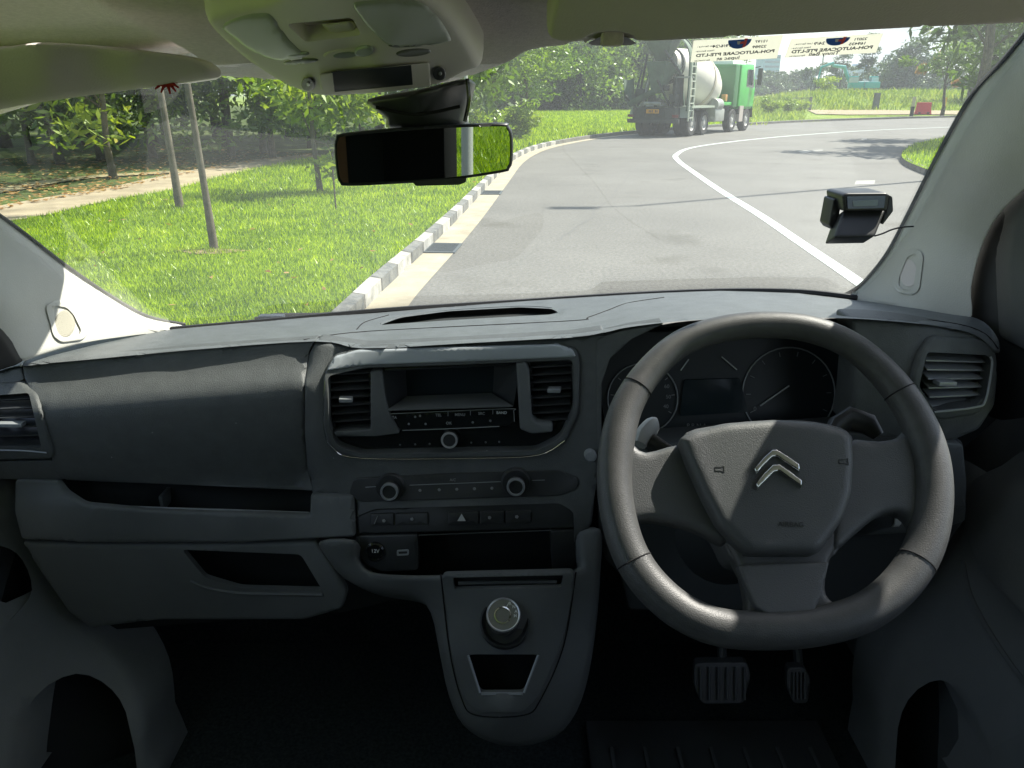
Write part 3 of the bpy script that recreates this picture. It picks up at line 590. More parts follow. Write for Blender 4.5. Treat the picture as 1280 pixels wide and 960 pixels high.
# column and stalks
cc = WF.o - WF.n * .03
MB().lathe([(.04, 0), (.062, -.03), (.066, -.12), (.066, -.26)], WF.mat(0, -.012, -.012), 28).build('column_shroud', black, sw)
st = empty('stalks', parent=van); bpy.data.objects.remove(st)
SY = WPo(-.055)
def hitW(px, py, h): return Frame(WF.o + WF.n * h, WF.n).hit(px, py)
pale = mat('stalk_tip', (.42, .43, .41), .5)
def stalk(px, rads, tip, h=-.055, lb=None, tipm=None, tr=None):
    b_ = MB().tube([hitW(a, b, h) for a, b in px], rads, 12, ell=(.8, 1.2)).build('stalk', black, van, lb)
    if tip: MB().tube([hitW(a, b, h + .002) for a, b in crom(tip, 3, False)], tr, 12, ell=(.8, 1.2)).build('stalk_tip', tipm or satin, b_)
stalk([(880,590),(840,570),(812,552)], [.010, .009, .010], [(800,556),(805,544),(815,533),(822,530)], lb='indicator stalk with pale tip left of the hub', tipm=pale, tr=[.010,.0125,.012,.008])
stalk([(1030,560),(1045,532),(1062,523),(1085,530),(1098,545)], [.010,.012,.013,.011,.006], None, h=-.05, lb='black wiper stalk above the right spoke')
stalk([(1040,655),(1075,648),(1112,641)], [.012,.018,.014], [(1112,642),(1121,640),(1125,640)], h=-.06, lb='lower black control stalk right of the hub', tipm=pale, tr=[.014,.015,.013])

# ---- footwell, pedals, console sides, floor ----
fl = MB(); fl.box((-.08, .45, .50), (1.8, 2.4, .04)); fl.build('floor_carpet', carpet, van)
MB().box((-.08, 1.40, .86), (1.7, .04, .75)).build('firewall', carpet, van)
def pedal(outl, Yd, nm, nrib, lb):
    p_ = panel(nm, rnd(outl, 6), planeY(PV(outl[0][0], outl[0][1], Yd), (0, -.8, .6)), black, van, step=8, edge=2, thick=.012, label=lb)
    x0, x1 = min(a for a, b in outl) + 8, max(a for a, b in outl) - 8; y0, y1 = min(b for a, b in outl) + 6, max(b for a, b in outl) - 6; f = planeY(PV(outl[0][0], outl[0][1], Yd - .004), (0, -.8, .6))
    for i in range(nrib): x = x0 + (x1 - x0) * i / (nrib - 1); line('pedal_rib', [(x, y0), (x, y1)], f, .0018, mat('pedal_rubber', (.05, .055, .058), .5), p_, cr=False)
    a = PV((x0 + x1) / 2, y0, Yd + .01); MB().tube([a, a + Vector((0, .08, .12)), a + Vector((0, .16, .3))], .008, 8).build('pedal_arm', black, p_)
pedal([(868,829),(934,828),(939,845),(930,880),(878,881),(868,860)], 1.02, 'brake_pedal', 6, 'wide ribbed brake pedal')
pedal([(984,835),(1006,834),(1014,850),(1010,880),(992,880),(984,860)], 1.04, 'accelerator_pedal', 4, 'narrow accelerator pedal')
# ---- doors ----
doorm = mat('door_plastic', (.18, .19, .19), .6, bump=.4, bscale=800, var=.08, vscale=10)
DR = TPS([(1210,540,1.20),(1260,520,1.16),(1330,515,1.06),(1208,580,1.11),(1330,575,.95),(1200,640,1.08),(1330,640,.92),(1180,720,1.06),(1330,720,.88),(1110,850,1.06),(1200,850,.96),(1330,850,.82),(1110,980,1.0),(1330,980,.75),(1150,770,1.07)])
rdoor = panel('door', crom([(1208,556),(1225,540),(1250,522),(1340,518),(1340,700),(1340,1000),(1110,1000),(1098,930),(1100,870),(1120,800),(1160,730),(1198,668),(1210,610)], 3), DR, doorm, van, step=14, edge=6, erad=.008, thick=.10, label='driver door card with moulded armrest',
      holes=[crom([(1128,1100),(1120,940),(1135,875),(1175,850),(1205,880),(1245,990)], 3)])
panel('door_pocket', [(1100,840),(1260,830),(1290,1000),(1100,1000)], DR.shifted(.07), deep, rdoor, step=30, thick=.01)
line('door_ridge', [(1205,700),(1215,745),(1245,800),(1280,850),(1340,930)], DR, .006, grey, rdoor, lift=-.002)
panel('armrest', crom([(1240,640),(1290,610),(1340,600),(1340,800),(1280,770),(1245,710)], 3), DR.shifted(-.02), doorm, rdoor, step=14, edge=12, erad=.02, thick=.05)
DL = TPS([(-60,590,1.12),(17,600,1.13),(20,660,1.12),(85,765,1.12),(150,830,1.10),(180,900,1.04),(180,980,1.0),(-60,700,1.0),(-60,850,.92),(-60,980,.85),(60,880,1.0)])
ldoor = panel('door', crom([(-70,592),(16,602),(20,660),(50,718),(84,768),(115,792),(150,828),(176,880),(184,940),(184,1000),(-70,1000),(-70,800)], 3), DL, doorm, van, step=16, edge=8, erad=.018, thick=.10, label='passenger door card with dark pocket',
      holes=[crom([(18,1100),(22,930),(45,870),(95,842),(140,862),(162,910),(160,1000)], 3), crom([(-60,680),(0,682),(28,700),(40,738),(22,765),(0,782),(-60,800)], 3)])
panel('door_pocket', [(0,830),(175,835),(180,1000),(0,1000)], DL.shifted(.07), deep, ldoor, step=30, thick=.01)
panel('door_pocket', [(-70,670),(40,675),(50,760),(-70,810)], DL.shifted(.06), deep, ldoor, step=30, thick=.01)
# ---- pillars ----
lp = panel('pillar', crom([(-70,243),(0,291),(60,336),(120,376),(170,403),(219,413),(165,421),(110,429),(60,442),(0,462),(-70,485),(-70,360)], 4), LPl, pill, van, step=12, edge=7, erad=.008, thick=.03, label='bright cream windscreen pillar on the passenger side')
tw = rnd([(56,384),(64,377),(86,379),(97,390),(109,414),(104,425),(76,429),(66,421)], 5)
panel('speaker_bezel', tw, LPl.shifted(-.003), pill, lp, step=5, edge=2.5, thick=.01, holes=[rnd([(62,387),(68,382),(83,384),(92,393),(102,413),(98,420),(78,423),(71,417)], 4)])
panel('speaker_grille', ell(80, 405, 12, 17), LPl.shifted(-.002), mat('grille_cream', (.42, .40, .33), .9, bump=1, bscale=900), lp, step=4, edge=2, thick=.004)
panel('pillar_seal', crom([(-70,400),(-20,405),(0,420),(14,440),(20,455),(0,463),(-70,487)], 3), LPl.shifted(-.004), rubber, van, step=10, edge=3, thick=.03)
rpl = panel('pillar', crom([(1069,375),(1085,366),(1102,350),(1126,320),(1151,275),(1191,200),(1241,117),(1286,70),(1345,0),(1345,190),(1282,240),(1250,272),(1229,312),(1217,360),(1213,402),(1150,390),(1100,381)], 4), RPl, pill, van, step=12, edge=7, erad=.008, thick=.03, label='shaded grey windscreen pillar on the driver side')
tw = rnd([(1119,358),(1120,345),(1131,317),(1140,313),(1152,314),(1155,322),(1150,362),(1143,369),(1128,368)], 5)
panel('speaker_bezel', tw, RPl.shifted(-.003), pill, rpl, step=5, edge=2.5, thick=.01, holes=[rnd([(1123,357),(1124,346),(1134,321),(1141,318),(1149,319),(1151,325),(1146,359),(1141,364),(1130,363)], 4)])
panel('speaker_grille', ell(1137, 342, 10, 17, a0=.1), RPl.shifted(-.001), cons, rpl, step=4, edge=2, thick=.004)
DFm = sideY(.70)
panel('window_frame', crom([(1345,185),(1284,240),(1252,272),(1231,312),(1219,360),(1214,402),(1236,410),(1252,440),(1250,480),(1244,525),(1300,522),(1345,520),(1345,350)], 4), RPl.shifted(.02), mat('frame_rubber', (.02, .023, .024), .55), van, step=14, edge=5, erad=.01, thick=.05)
panel('mirror_sail', rnd([(1272,262),(1345,215),(1345,470),(1268,430),(1262,330)], 8), RPl.shifted(.012), mat('sail_plastic', (.06, .065, .066), .5, bump=.3), van, step=14, edge=4, thick=.03)
def edge_seal(pts, dep, th, sx):
    p = crom(pts, 5, False); v = P(p[:, 0], p[:, 1], dep(p[:, 0], p[:, 1])) + np.array([sx * .0022, th, .0005]); MB().tube(v, .0030, 6).build('windscreen_seal', rubber, van)
edge_seal([(1069,375),(1085,366),(1102,350),(1126,320),(1151,275),(1191,200),(1241,117),(1286,70),(1345,0)], RPl, .040, -1)
edge_seal([(-70,243),(0,291),(60,336),(120,376),(170,403),(219,413)], LPl, .040, 1)
# ---- roof ----
rec = crom([(-100,-100),(60,-80),(110,-10),(150,18),(200,44),(245,70),(262,88),(240,96),(120,100),(0,100),(-100,110)], 3)
panel('headliner', crom([(-110,-110),(-110,150),(60,128),(160,111),(262,98),(330,104),(480,112),(560,106),(606,92),(639,79),(657,68),(685,62),(755,56),(799,55),(1000,44),(1280,32),(1390,26),(1390,-110),(640,-110)], 3), RF, head, van, step=16, edge=6, erad=.006, thick=.03, back=(0, .3, .95), holes=[rec], label='woven beige roof lining')
panel('visor_recess', crom([(-110,-110),(90,-100),(140,-10),(220,40),(262,66),(280,88),(240,104),(0,112),(-110,120)], 3), planeY((0, .9, 1.745), roof_n), head, van, step=20, thick=.01, back=(0, 0, 1))
VS = planeY((0, .70, 1.66), (0, -1, -.25))
lv = panel('sun_visor', crom([(-90,66),(0,57),(45,52),(125,57),(212,67),(245,74),(262,85),(263,93),(250,98),(150,112),(60,124),(0,133),(-90,146)], 4), TPS([(-90,66,.70),(0,57,.71),(125,57,.74),(245,74,.78),(263,90,.80),(150,112,.80),(0,133,.76),(-90,146,.74),(60,90,.735),(-90,105,.70),(160,88,.765)]), visr, van, step=10, edge=9, erad=.012, thick=.014, label='passenger sun visor, folded down slightly')
rv = panel('sun_visor', crom([(700,-100),(697,-20),(690,15),(684,40),(687,51),(700,56),(718,56),(732,52),(745,46),(768,44),(788,48),(798,55),(815,56),(860,54),(1000,47),(1150,39),(1280,31),(1400,24),(1400,-100)], 4), TPS([(700,-100,.62),(684,40,.72),(860,54,.72),(1280,31,.68),(1400,24,.66),(1400,-100,.56),(1000,-20,.64),(1000,47,.70)]), visr, van, step=12, edge=7, erad=.010, thick=.018, back=(0, .6, .8), label='driver sun visor with clip notch')
panel('visor_clip', rnd([(736,53),(750,46),(768,44),(785,47),(796,54),(790,56),(742,56)], 2), lambda a, b: RF(a, b) - .02, rubber, rv, step=6, thick=.01)
MB().box(PV(765, 49, .79), (.02, .02, .012)).build('visor_clip', head, rv, bevel=.003)
# overhead console
oc_out = crom([(255,30),(260,19),(284,11),(330,0),(400,-30),(500,-25),(543,0),(560,14),(576,32),(589,52),(603,80),(602,91),(582,99),(551,113),(503,122),(450,127),(407,128.5),(382,124),(348,110),(306,83),(267,48)], 4)
OD = TPS([(255,30,.72),(330,0,.66),(500,-25,.62),(543,0,.66),(589,52,.76),(603,85,.84),(551,113,.87),(450,127,.87),(382,124,.86),(348,110,.85),(306,83,.80),(267,48,.75),(440,60,.735),(470,95,.775),(350,60,.74),(540,60,.75),(400,105,.80),(440,20,.67)])
pk = (0, .35, .94)
wells = [rnd([(358,30),(440,22),(452,44),(382,53)], 6)]
oc = panel('overhead_console', oc_out, OD, cons, van, step=7, edge=12, erad=.022, thick=.05, back=pk, holes=wells, label='moulded overhead console with small display and map lights')
panel('console_well', [(350,20),(450,12),(462,52),(372,62)], OD.shifted(.035), cons, oc, step=8, thick=.01)
panel('well_scoop', rnd([(395,27),(438,23),(449,43),(412,45)], 6), OD.shifted(.012), cons, oc, step=5, edge=8, erad=.02, thick=.02)
for nm, o, h in (('lamp_lens', [(275,34),(300,21),(328,17),(342,22),(362,50),(384,74),(352,80),(318,70),(290,50)], -.004), ('lamp_lens', [(440,8),(455,2),(515,0),(545,18),(565,48),(560,56),(525,62),(490,62),(470,48),(450,26)], -.004)):
    panel(nm, crom(o, 3), OD.shifted(h), mat('lens_plastic', (.40, .42, .38), .28), oc, step=7, edge=6, erad=.005, thick=.008, back=pk)
for cx, cy, rx, ry, h in ((366,70,21,4,0), (376,78,22,3.5,0), (430,69,26,6.5,0), (455,66,12,6,-.003), (507,56,22,4.5,0), (517,67,22,5,0), (372,70,14,2.5,-.002), (432,70,16,4,-.002)):
    mm_ = satin if h else mat('lens_dark_grey', (.12, .125, .11), .3)  # flat ellipses in dark grey, raised ones in satin
    if cy == 69: mm_ = cons
    panel('map_light', [(x, y - (x - cx) * .08) for x, y in ell(cx, cy, rx, ry)], OD.shifted(-.003 + h), mm_, oc, step=5, edge=2, thick=.004, back=pk)
panel('console_trim', rnd([(398,93),(536,78),(538,108),(402,119)], 3), OD.shifted(-.007), cons, oc, step=7, edge=1.5, thick=.004, holes=[rnd([(415,91),(514,81),(516,106),(418,115)], 1)])
panel('console_display', [(414,90),(515,80),(517,107),(417,116)], OD.shifted(-.006), mat('dark_glass', (.012, .018, .022), .6, spec=.2), oc, step=12, thick=.003, label='blank dark warning display')
for cx, cy in ((384, 105.5), (549, 92)):
    mbl = panel('microphone', ell(cx, cy, 8, 8.5), OD.shifted(-.008), black, oc, step=4, edge=2, thick=.006)
    panel('microphone_core', ell(cx + 1, cy, 2.2, 2.4, 10), OD.shifted(-.011), satin, oc, step=3, edge=1, thick=.003)
# interior mirror
MFo = PV(530, 193, .885); MF = Frame(MFo, (.30, -.95, -.03))
MP = planeY(MF.o, MF.n); 
mir = panel('rear_view_mirror', crom([(417,186),(419,173),(428,167),(500,160),(560,156.5),(628,154),(636,158),(641,170),(641,200),(637,211),(628,216),(560,226),(500,230),(434,233),(424,229),(420,218)], 4), planeY(MF.o, (.30, -.95, -.03)), black, van, step=9, edge=3, erad=.004, thick=.02, label='black rimmed interior mirror below the overhead console')
mo = planeY(MF.o - Vector((0, .003, 0)), (.30, -.95, -.03))
panel('mirror_glass', crom([(421,187),(423,175),(431,170.5),(500,164),(560,160),(626,158),(633,161),(637,171),(637,199),(634,208),(626,212.5),(560,222),(500,226),(436,228.5),(427,225),(424,217)], 4), mo, mat('mirror_silver', (.36, .40, .37), .01, 1), mir, step=40, thick=.001)
panel('mirror_tab', rnd([(515,227),(583,222),(582,228),(574,231),(520,232.5)], 1.5), MP, black, mir, step=8, thick=.01)
stk = panel('mirror_stalk', crom([(456,124),(520,112),(586,98),(586,125),(580,150),(575,160),(487,163),(480,150),(468,140)], 3), TPS([(456,124,.89),(586,98,.9),(586,125,.93),(480,150,.9),(575,160,.92),(520,135,.88)]), mat('stalk_plastic', (.035, .038, .04), .35), van, step=8, edge=8, erad=.02, thick=.05, label='black mirror mount on the windscreen')
line('mirror_cable', [(584,98),(586,125),(581,152)], lambda a, b: 0 * np.asarray(a) + .90, .0025, gloss, van)
line('stalk_crease', [(470,134),(520,143),(575,133)], lambda a, b: 0 * np.asarray(a) + .885, .002, seam, stk)

# ---- shell outside the frame: roof, rear wall, side walls with window openings, bonnet ----
MB().add([(-.95,-1.3,1.86),(.80,-1.3,1.86),(.80,.70,1.765),(-.95,.70,1.765),(-.95,-1.3,1.92),(.80,-1.3,1.92),(.80,.72,1.80),(-.95,.72,1.80)], [(0,1,2,3),(4,7,6,5),(0,4,5,1),(1,5,6,2),(2,6,7,3),(3,7,4,0)]).build('roof_panel', paint, van)
MB().box((.46, -.92, 1.45), (.26, .01, .7)).build('mirror_brown_panel', mat('mirror_brown', (.35, .18, .08), .6, var=.2, vscale=6), van)  # unseen brown panel, added to put brown into the mirror's reflection
MB().box((.66, 1.30, 1.20), (.24, .36, .03)).build('dash_sun_block', dark, dash)  # hidden slab added to stop sun leaking through the hollow dash
MB().box((-.08, -.95, 1.15), (1.75, .04, 1.5)).build('bulkhead', mat('bulkhead_panel', (.04, .045, .045), .9), van)
for sx, X in ((-1, -.90), (1, .76)):
    MB().box((X, .3, .87), (.05, 2.3, .70)).build('door_shell', grey, van)
    MB().box((X, -.75, 1.45), (.05, .5, .7)).build('door_post', mat('post_trim', (.012, .013, .013), .9), van, bevel=.01)
    MB().box((X, .0, 1.835), (.05, 2.2, .13)).build('roof_rail', pill, van, bevel=.01)
MB().add([(.74, 1.45, 1.1), (.74, .93, 1.1), (.77, .93, 1.1), (.77, 1.45, 1.1), (.72, 1.24, 1.40), (.73, .95, 1.60), (.76, .95, 1.60), (.75, 1.24, 1.40)], [(0,1,2,3),(4,7,6,5),(0,4,5,1),(1,5,6,2),(2,6,7,3),(3,7,4,0)]).build('pillar_sun_block', paint, van)  # unseen plate, enlarged to keep the sun off the floor mat
MB().add([(-.8,1.62,1.16),(.72,1.62,1.16),(.68,2.25,.98),(-.76,2.25,.98),(-.8,1.62,.6),(.72,1.62,.6),(.68,2.25,.5),(-.76,2.25,.5)], [(0,1,2,3),(4,7,6,5),(0,4,5,1),(1,5,6,2),(2,6,7,3),(3,7,4,0)]).build('bonnet', paint, van, bevel=.05)
# wiper outside the glass
wp = MB(); wp.tube([PV(318,398,1.50), PV(345,394,1.52), PV(400,393,1.54), PV(470,388,1.58), PV(560,384,1.6)], [.004,.008,.006,.004,.004], 8, ell=(1, .6)); wp.build('wiper_arm', rubber, van)
MB().box(PV(340,397,1.50), (.05, .02, .012)).build('wiper_bracket', mat('wiper_metal', (.12, .14, .17), .4, .5), van, bevel=.003)
wp = MB(); wp.tube([PV(690,376,1.6), PV(760,371,1.6), PV(900,366,1.6)], [.003,.006,.003], 8); wp.build('wiper_arm', rubber, van)

# =====================================================================================================
# LOOSE THINGS IN THE CABIN
# =====================================================================================================
# in-vehicle unit on the glass
iu = empty('toll_card_reader', PV(1078, 270, 1.02)); tag(iu, 'black toll card reader with blue-grey window stuck on the windscreen', 'card reader')
inv = Matrix.Translation(-iu.location)
def put(o): o.data.transform(inv) if o.parent is iu else None; return o
UY = lambda c: (lambda a, b: 0 * np.asarray(a, float) + c)
ab = mat('reader_plastic', (.022, .023, .025), .38)
def uplane(y0, n): return planeY(PV(1078, 262, y0), n)
put(panel('reader_body', rnd([(1055,262),(1108,261),(1094,295.5),(1043,296.5)], 3), uplane(1.0, (0, -.75, .66)), ab, iu, step=5, edge=2.5, thick=.03, back=(0, .8, -.4)))
put(panel('reader_head', rnd([(1053,244),(1058,241.5),(1108,241),(1112,244),(1109,264),(1055,264.5)], 2.5), uplane(.99, (0, -1, .1)), ab, iu, step=5, edge=2.5, thick=.05))
put(panel('reader_screen', rnd([(1059,246),(1107,245),(1105,260),(1060,261)], 1), uplane(.988, (0, -1, .1)), mat('reader_glass', (.10, .13, .18), .15), iu, step=8, thick=.001))
put(panel('reader_screen', rnd([(1066,251),(1098,250),(1097,257),(1067,258)], 1), uplane(.9872, (0, -1, .1)), mat('reader_lcd', (.22, .27, .30), .3), iu, step=8, thick=.001))
for o_ in ([(1042,249),(1051,248),(1052,256),(1046,285),(1041,288),(1036,281)], [(1111,243),(1116,246),(1117,264),(1104,281),(1101,279),(1108,262)]): put(panel('reader_bracket', rnd(o_, 2), uplane(1.01, (0, -1, .15)), ab, iu, step=4, edge=1.5, thick=.03))
put(line('reader_cable', [(1093,295),(1103,292),(1115,287),(1128,284),(1142,283)], UY(1.10), .0012, rubber, iu))
# stickers
def papermat():
    if 'sticker_paper' in MATS: return MATS['sticker_paper']
    m = mat('sticker_paper', (.72, .71, .63), .7); t_ = m.node_tree; o_ = [n for n in t_.nodes if n.type == 'OUTPUT_MATERIAL'][0]; tl = t_.nodes.new('ShaderNodeBsdfTranslucent'); tl.inputs['Color'].default_value = (.9, .9, .82, 1)
    ms = t_.nodes.new('ShaderNodeMixShader'); ms.inputs[0].default_value = .6; t_.links.new(t_.nodes['Principled BSDF'].outputs[0], ms.inputs[1]); t_.links.new(tl.outputs[0], ms.inputs[2]); t_.links.new(ms.outputs[0], o_.inputs['Surface']); return m
def sticker(corners, lines_px, names):
    c = [PV(a, b, float(GL(a, b)) - .006) for a, b in corners]       # top-left, top-right, bottom-right, bottom-left as seen from inside
    n = (c[1] - c[0]).cross(c[3] - c[0]).normalized(); n = n if n.y < 0 else -n
    up = (c[0] - c[3]); root = empty('service_sticker', c[0]); fr = Frame(c[0], n, up.normalized())
    iv = Matrix.Translation(-c[0]); cream = papermat(); ink = mat('sticker_ink', (.03, .04, .08), .7)
    v = [p - c[0] for p in c]; v += [p - n * .0004 for p in v]
    pyd('paper', v, [(0,1,2,3),(4,7,6,5),(0,4,5,1),(1,5,6,2),(2,6,7,3),(3,7,4,0)], cream, root)
    def at(u, w_, s, size, m, bold=.0002, nm='lettering'):
        p = c[0] + (c[1] - c[0]) * u + (c[3] - c[0]) * w_; f = Frame(p + n * .0012, n, up.normalized())
        ux = (c[1] - c[0]).normalized(); M = Matrix((ux, up.normalized(), n)).transposed().to_4x4(); M.translation = p + n * .0012
        o = text(nm, s, M, size, m, root, mirror=True, bold=bold, sx=1.12, ext=.0001); o.data.transform(iv); return o
    at(.5, .66, 'POH-AUTOCARE PTE-LTD', .0072, ink, .0002)
    at(.14, .46, 'Next Service :', .0036, ink, 0); at(.15, .25, 'Last Service :', .0036, ink, 0); at(.13, .9, 'Serviced by', .0036, ink, 0)
    at(.76, .42, names[0], .006, ink, .0001); at(.77, .18, names[1], .0055, ink, .0001); at(.43, .87, names[2], .008, ink, .0001); at(.33, .28, names[3], .0065, ink, .0001)
    W = (c[1] - c[0]).length; H = (c[3] - c[0]).length; ux = (c[1] - c[0]).normalized(); uy = up.normalized(); ctr = c[0] + (c[1] - c[0]) * .52 + (c[3] - c[0]) * .08
    def disc(r0, r1, a0, a1, m, h):
        pts = [ctr + ux * r0 * math.cos(t) + uy * r1 * math.sin(t) + n * h - c[0] for t in np.linspace(a0, a1, 24)]; mb_ = MB(); k = len(pts); mb_.add(pts + [p - n * .0001 for p in pts], [tuple(range(k)), tuple(range(k, 2 * k))[::-1]]); mb_.build('logo', m, root)
    disc(W * .13, H * .38, R(175), R(365), mat('logo_blue', (.03, .13, .50), .6), .0009)
    m_ = mat('logo_red', (.75, .10, .08), .6); q = [(.05,.0),(.085,.0),(.075,.38),(.045,.40),(.05,.22),(.01,.24),(.01,.14),(.05,.12)]
    pyd('logo', [c[0] + (c[1] - c[0]) * (.52 + a) + (c[3] - c[0]) * b + n * .0013 - c[0] for a, b in q], [tuple(range(8))], m_, root)
    q = [(-.03,.1),(.01,.1),(.005,.26),(-.02,.24)]
    pyd('logo', [c[0] + (c[1] - c[0]) * (.52 + a) + (c[3] - c[0]) * b + n * .0013 - c[0] for a, b in q], [tuple(range(4))], print_, root)
    return root
tag(sticker([(867,51),(979,44),(971,73),(863,78)], None, ('22989', '12197', 'lupac at', '19/6/24')), 'cream service sticker on the windscreen with long signature, nearer the truck', 'sticker', 'service stickers under the driver sun visor')
tag(sticker([(989,49),(1104,42),(1095,66),(981,72)], None, ('169435', '22071', 'Tinny Bell', '24/9')), 'cream service sticker on the windscreen against the open sky', 'sticker', 'service stickers under the driver sun visor')
# red ornament
orn = empty('red_ornament', PV(209, 104, .81)); tag(orn, 'small red tasselled star hanging under the passenger sun visor', 'ornament')
rm_ = mat('red_felt', (.35, .012, .012), .8); mb = MB(); rr_ = random.Random(3)
for k in range(11):
    a = 2 * math.pi * k / 11 + .2; L = .009 + .006 * rr_.random(); d = Vector((math.cos(a), -.3 + .5 * rr_.random(), math.sin(a) * .7)); mb.tube([d * .001, d * L * .6 + Vector((0, 0, .001)), d * L - Vector((0, 0, .001))], [.0022, .0016, .0007], 6)
mb.build('tassel', rm_, orn)
MB().tube([Vector((-.022, 0, .004)), Vector((0, 0, .002)), Vector((.02, 0, .006))], .0012, 6).build('cord', rm_, orn)
# floor mat
fm = MB(); fm.box((.36, .88, .532), (.44, .52, .012)); o = fm.build('floor_mat', mat('mat_rubber', (.05, .056, .058), .7, bump=.6), None, bevel=.004); tag(o, 'ribbed dark rubber floor mat under the pedals', 'floor mat')
for i in range(7): MB().box((.18 + i * .06, .86, .541), (.006, .42, .006)).build('rib', mat('mat_rib', (.08, .086, .09), .6), o)
# =====================================================================================================
# OUTDOORS
# =====================================================================================================
def hgt(x, y):                                      # gentle rise of the field beyond the far kerb
    s = np.clip((y - 88) / 28, 0, 1) * np.clip((x / np.maximum(y, 1) - .24) / .14, 0, 1); s = s * s * (3 - 2 * s)
    return 1.75 * s
def GH(px, py):                                     # where a ray meets the terrain
    x, f, u = [float(k) for k in rays(px, py)]; t = 5
    while t < 600 and CAM_H + u * t > float(hgt(x * t, f * t)): t *= 1.005
    return (x * t, f * t)
asph = mat('asphalt', (.145, .143, .131), .85, bump=.6, bscale=60, var=.18, vscale=.35)
# finer asphalt: stones plus worn patches
t = asph.node_tree; b = t.nodes['Principled BSDF']; rpx = [n for n in t.nodes if n.type == 'VALTORGB'][0]; tcn = [n for n in t.nodes if n.type == 'TEX_COORD'][0]
n2 = t.nodes.new('ShaderNodeTexNoise'); n2.inputs['Scale'].default_value = 26; n2.inputs['Detail'].default_value = 4; n2.inputs['Roughness'].default_value = .8
r2 = t.nodes.new('ShaderNodeValToRGB'); r2.color_ramp.elements[0].position = .35; r2.color_ramp.elements[1].position = .68; r2.color_ramp.elements[0].color = (.66, .66, .66, 1); r2.color_ramp.elements[1].color = (1.32, 1.32, 1.3, 1)
m_ = t.nodes.new('ShaderNodeMix'); m_.data_type = 'RGBA'; m_.blend_type = 'MULTIPLY'; m_.inputs[0].default_value = 1
t.links.new(tcn.outputs['Object'], n2.inputs['Vector']); t.links.new(n2.outputs['Fac'], r2.inputs['Fac']); t.links.new(rpx.outputs['Color'], m_.inputs[6]); t.links.new(r2.outputs['Color'], m_.inputs[7])
n3 = t.nodes.new('ShaderNodeTexNoise'); n3.inputs['Scale'].default_value = .8; n3.inputs['Detail'].default_value = 3
r3 = t.nodes.new('ShaderNodeValToRGB'); r3.color_ramp.elements[0].position = .28; r3.color_ramp.elements[1].position = .40; r3.color_ramp.elements[0].color = (.74, .73, .70, 1); r3.color_ramp.elements[1].color = (1, 1, 1, 1)
m4 = t.nodes.new('ShaderNodeMix'); m4.data_type = 'RGBA'; m4.blend_type = 'MULTIPLY'; m4.inputs[0].default_value = 1
t.links.new(tcn.outputs['Object'], n3.inputs['Vector']); t.links.new(n3.outputs['Fac'], r3.inputs['Fac']); t.links.new(m_.outputs[2], m4.inputs[6]); t.links.new(r3.outputs['Color'], m4.inputs[7]); t.links.new(m4.outputs[2], b.inputs['Base Color'])
gsoil = mat('lawn_soil', (.11, .17, .015), .95, bump=1, bscale=30, var=1, vscale=2.2, col2=(.15, .24, .03), spec=.1)
field = mat('field_grass', (.12, .20, .03), .95, bump=1, bscale=8, var=1, vscale=.22, col2=(.26, .32, .07), spec=.1)
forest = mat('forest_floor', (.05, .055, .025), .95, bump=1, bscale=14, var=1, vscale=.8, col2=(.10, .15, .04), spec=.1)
sand = mat('sandy_path', (.33, .28, .19), .95, bump=.8, bscale=20, var=.3, vscale=1.5, spec=.1)
conc = mat('gutter_concrete', (.30, .265, .19), .9, bump=.5, bscale=40, var=.3, vscale=3, col2=(.44, .40, .30))
kerbm = mat('kerb_stone', (.16, .155, .14), .9, bump=.6, bscale=40, var=.35, vscale=5)
white = mat('road_paint', (.55, .62, .58), .7, bump=.3, bscale=60, var=.15, vscale=6)
wht2 = mat('kerb_white', (.20, .20, .18), .85, bump=.3, bscale=60, var=.4, vscale=8, col2=(.52, .51, .47))
blk2 = mat('kerb_black', (.07, .08, .083), .85, bump=.3, bscale=60, var=.4, vscale=9, col2=(.22, .22, .20))

# ground sheet to the horizon
xs = np.r_[-900, -400, -200, np.linspace(-100, 200, 61), 400, 900]; ys = np.r_[-500, -100, np.linspace(-20, 200, 56), 400, 1400]
X, Yy = np.meshgrid(xs, ys); Z = hgt(X, Yy) - .02; nx, ny = len(xs), len(ys)
tag(pyd('ground', np.stack([X.ravel(), Yy.ravel(), Z.ravel()], -1), [(j * nx + i, j * nx + i + 1, (j + 1) * nx + i + 1, (j + 1) * nx + i) for j in range(ny - 1) for i in range(nx - 1)], field, smooth=180), kind='structure')
def flat(name, poly, z, m, th=None):
    p = [Vector((a, b)) for a, b in poly]; vo, _, fo, *_ = delaunay_2d_cdt(p, [(i, (i + 1) % len(p)) for i in range(len(p))], [], 1, 1e-4)
    v = [(q.x, q.y, z) for q in vo]; f = [tuple(q) for q in fo]
    o = pyd(name, v, f, m)
    if th:
        bm = bmesh.new(); bm.from_mesh(o.data); r = bmesh.ops.extrude_face_region(bm, geom=bm.faces[:]); 
        for g in r['geom']:
            if isinstance(g, bmesh.types.BMVert): g.co.z -= th
        bm.to_mesh(o.data); bm.free()
    return tag(o, kind='structure')
def offs(p, d):
    p = np.array(p); o = []
    for i in range(len(p)):
        t_ = p[min(i + 1, len(p) - 1)] - p[max(i - 1, 0)]; t_ = t_ / np.linalg.norm(t_); o.append(p[i] + np.array([-t_[1], t_[0]]) * d)   # +d is to the left
    return np.array(o)
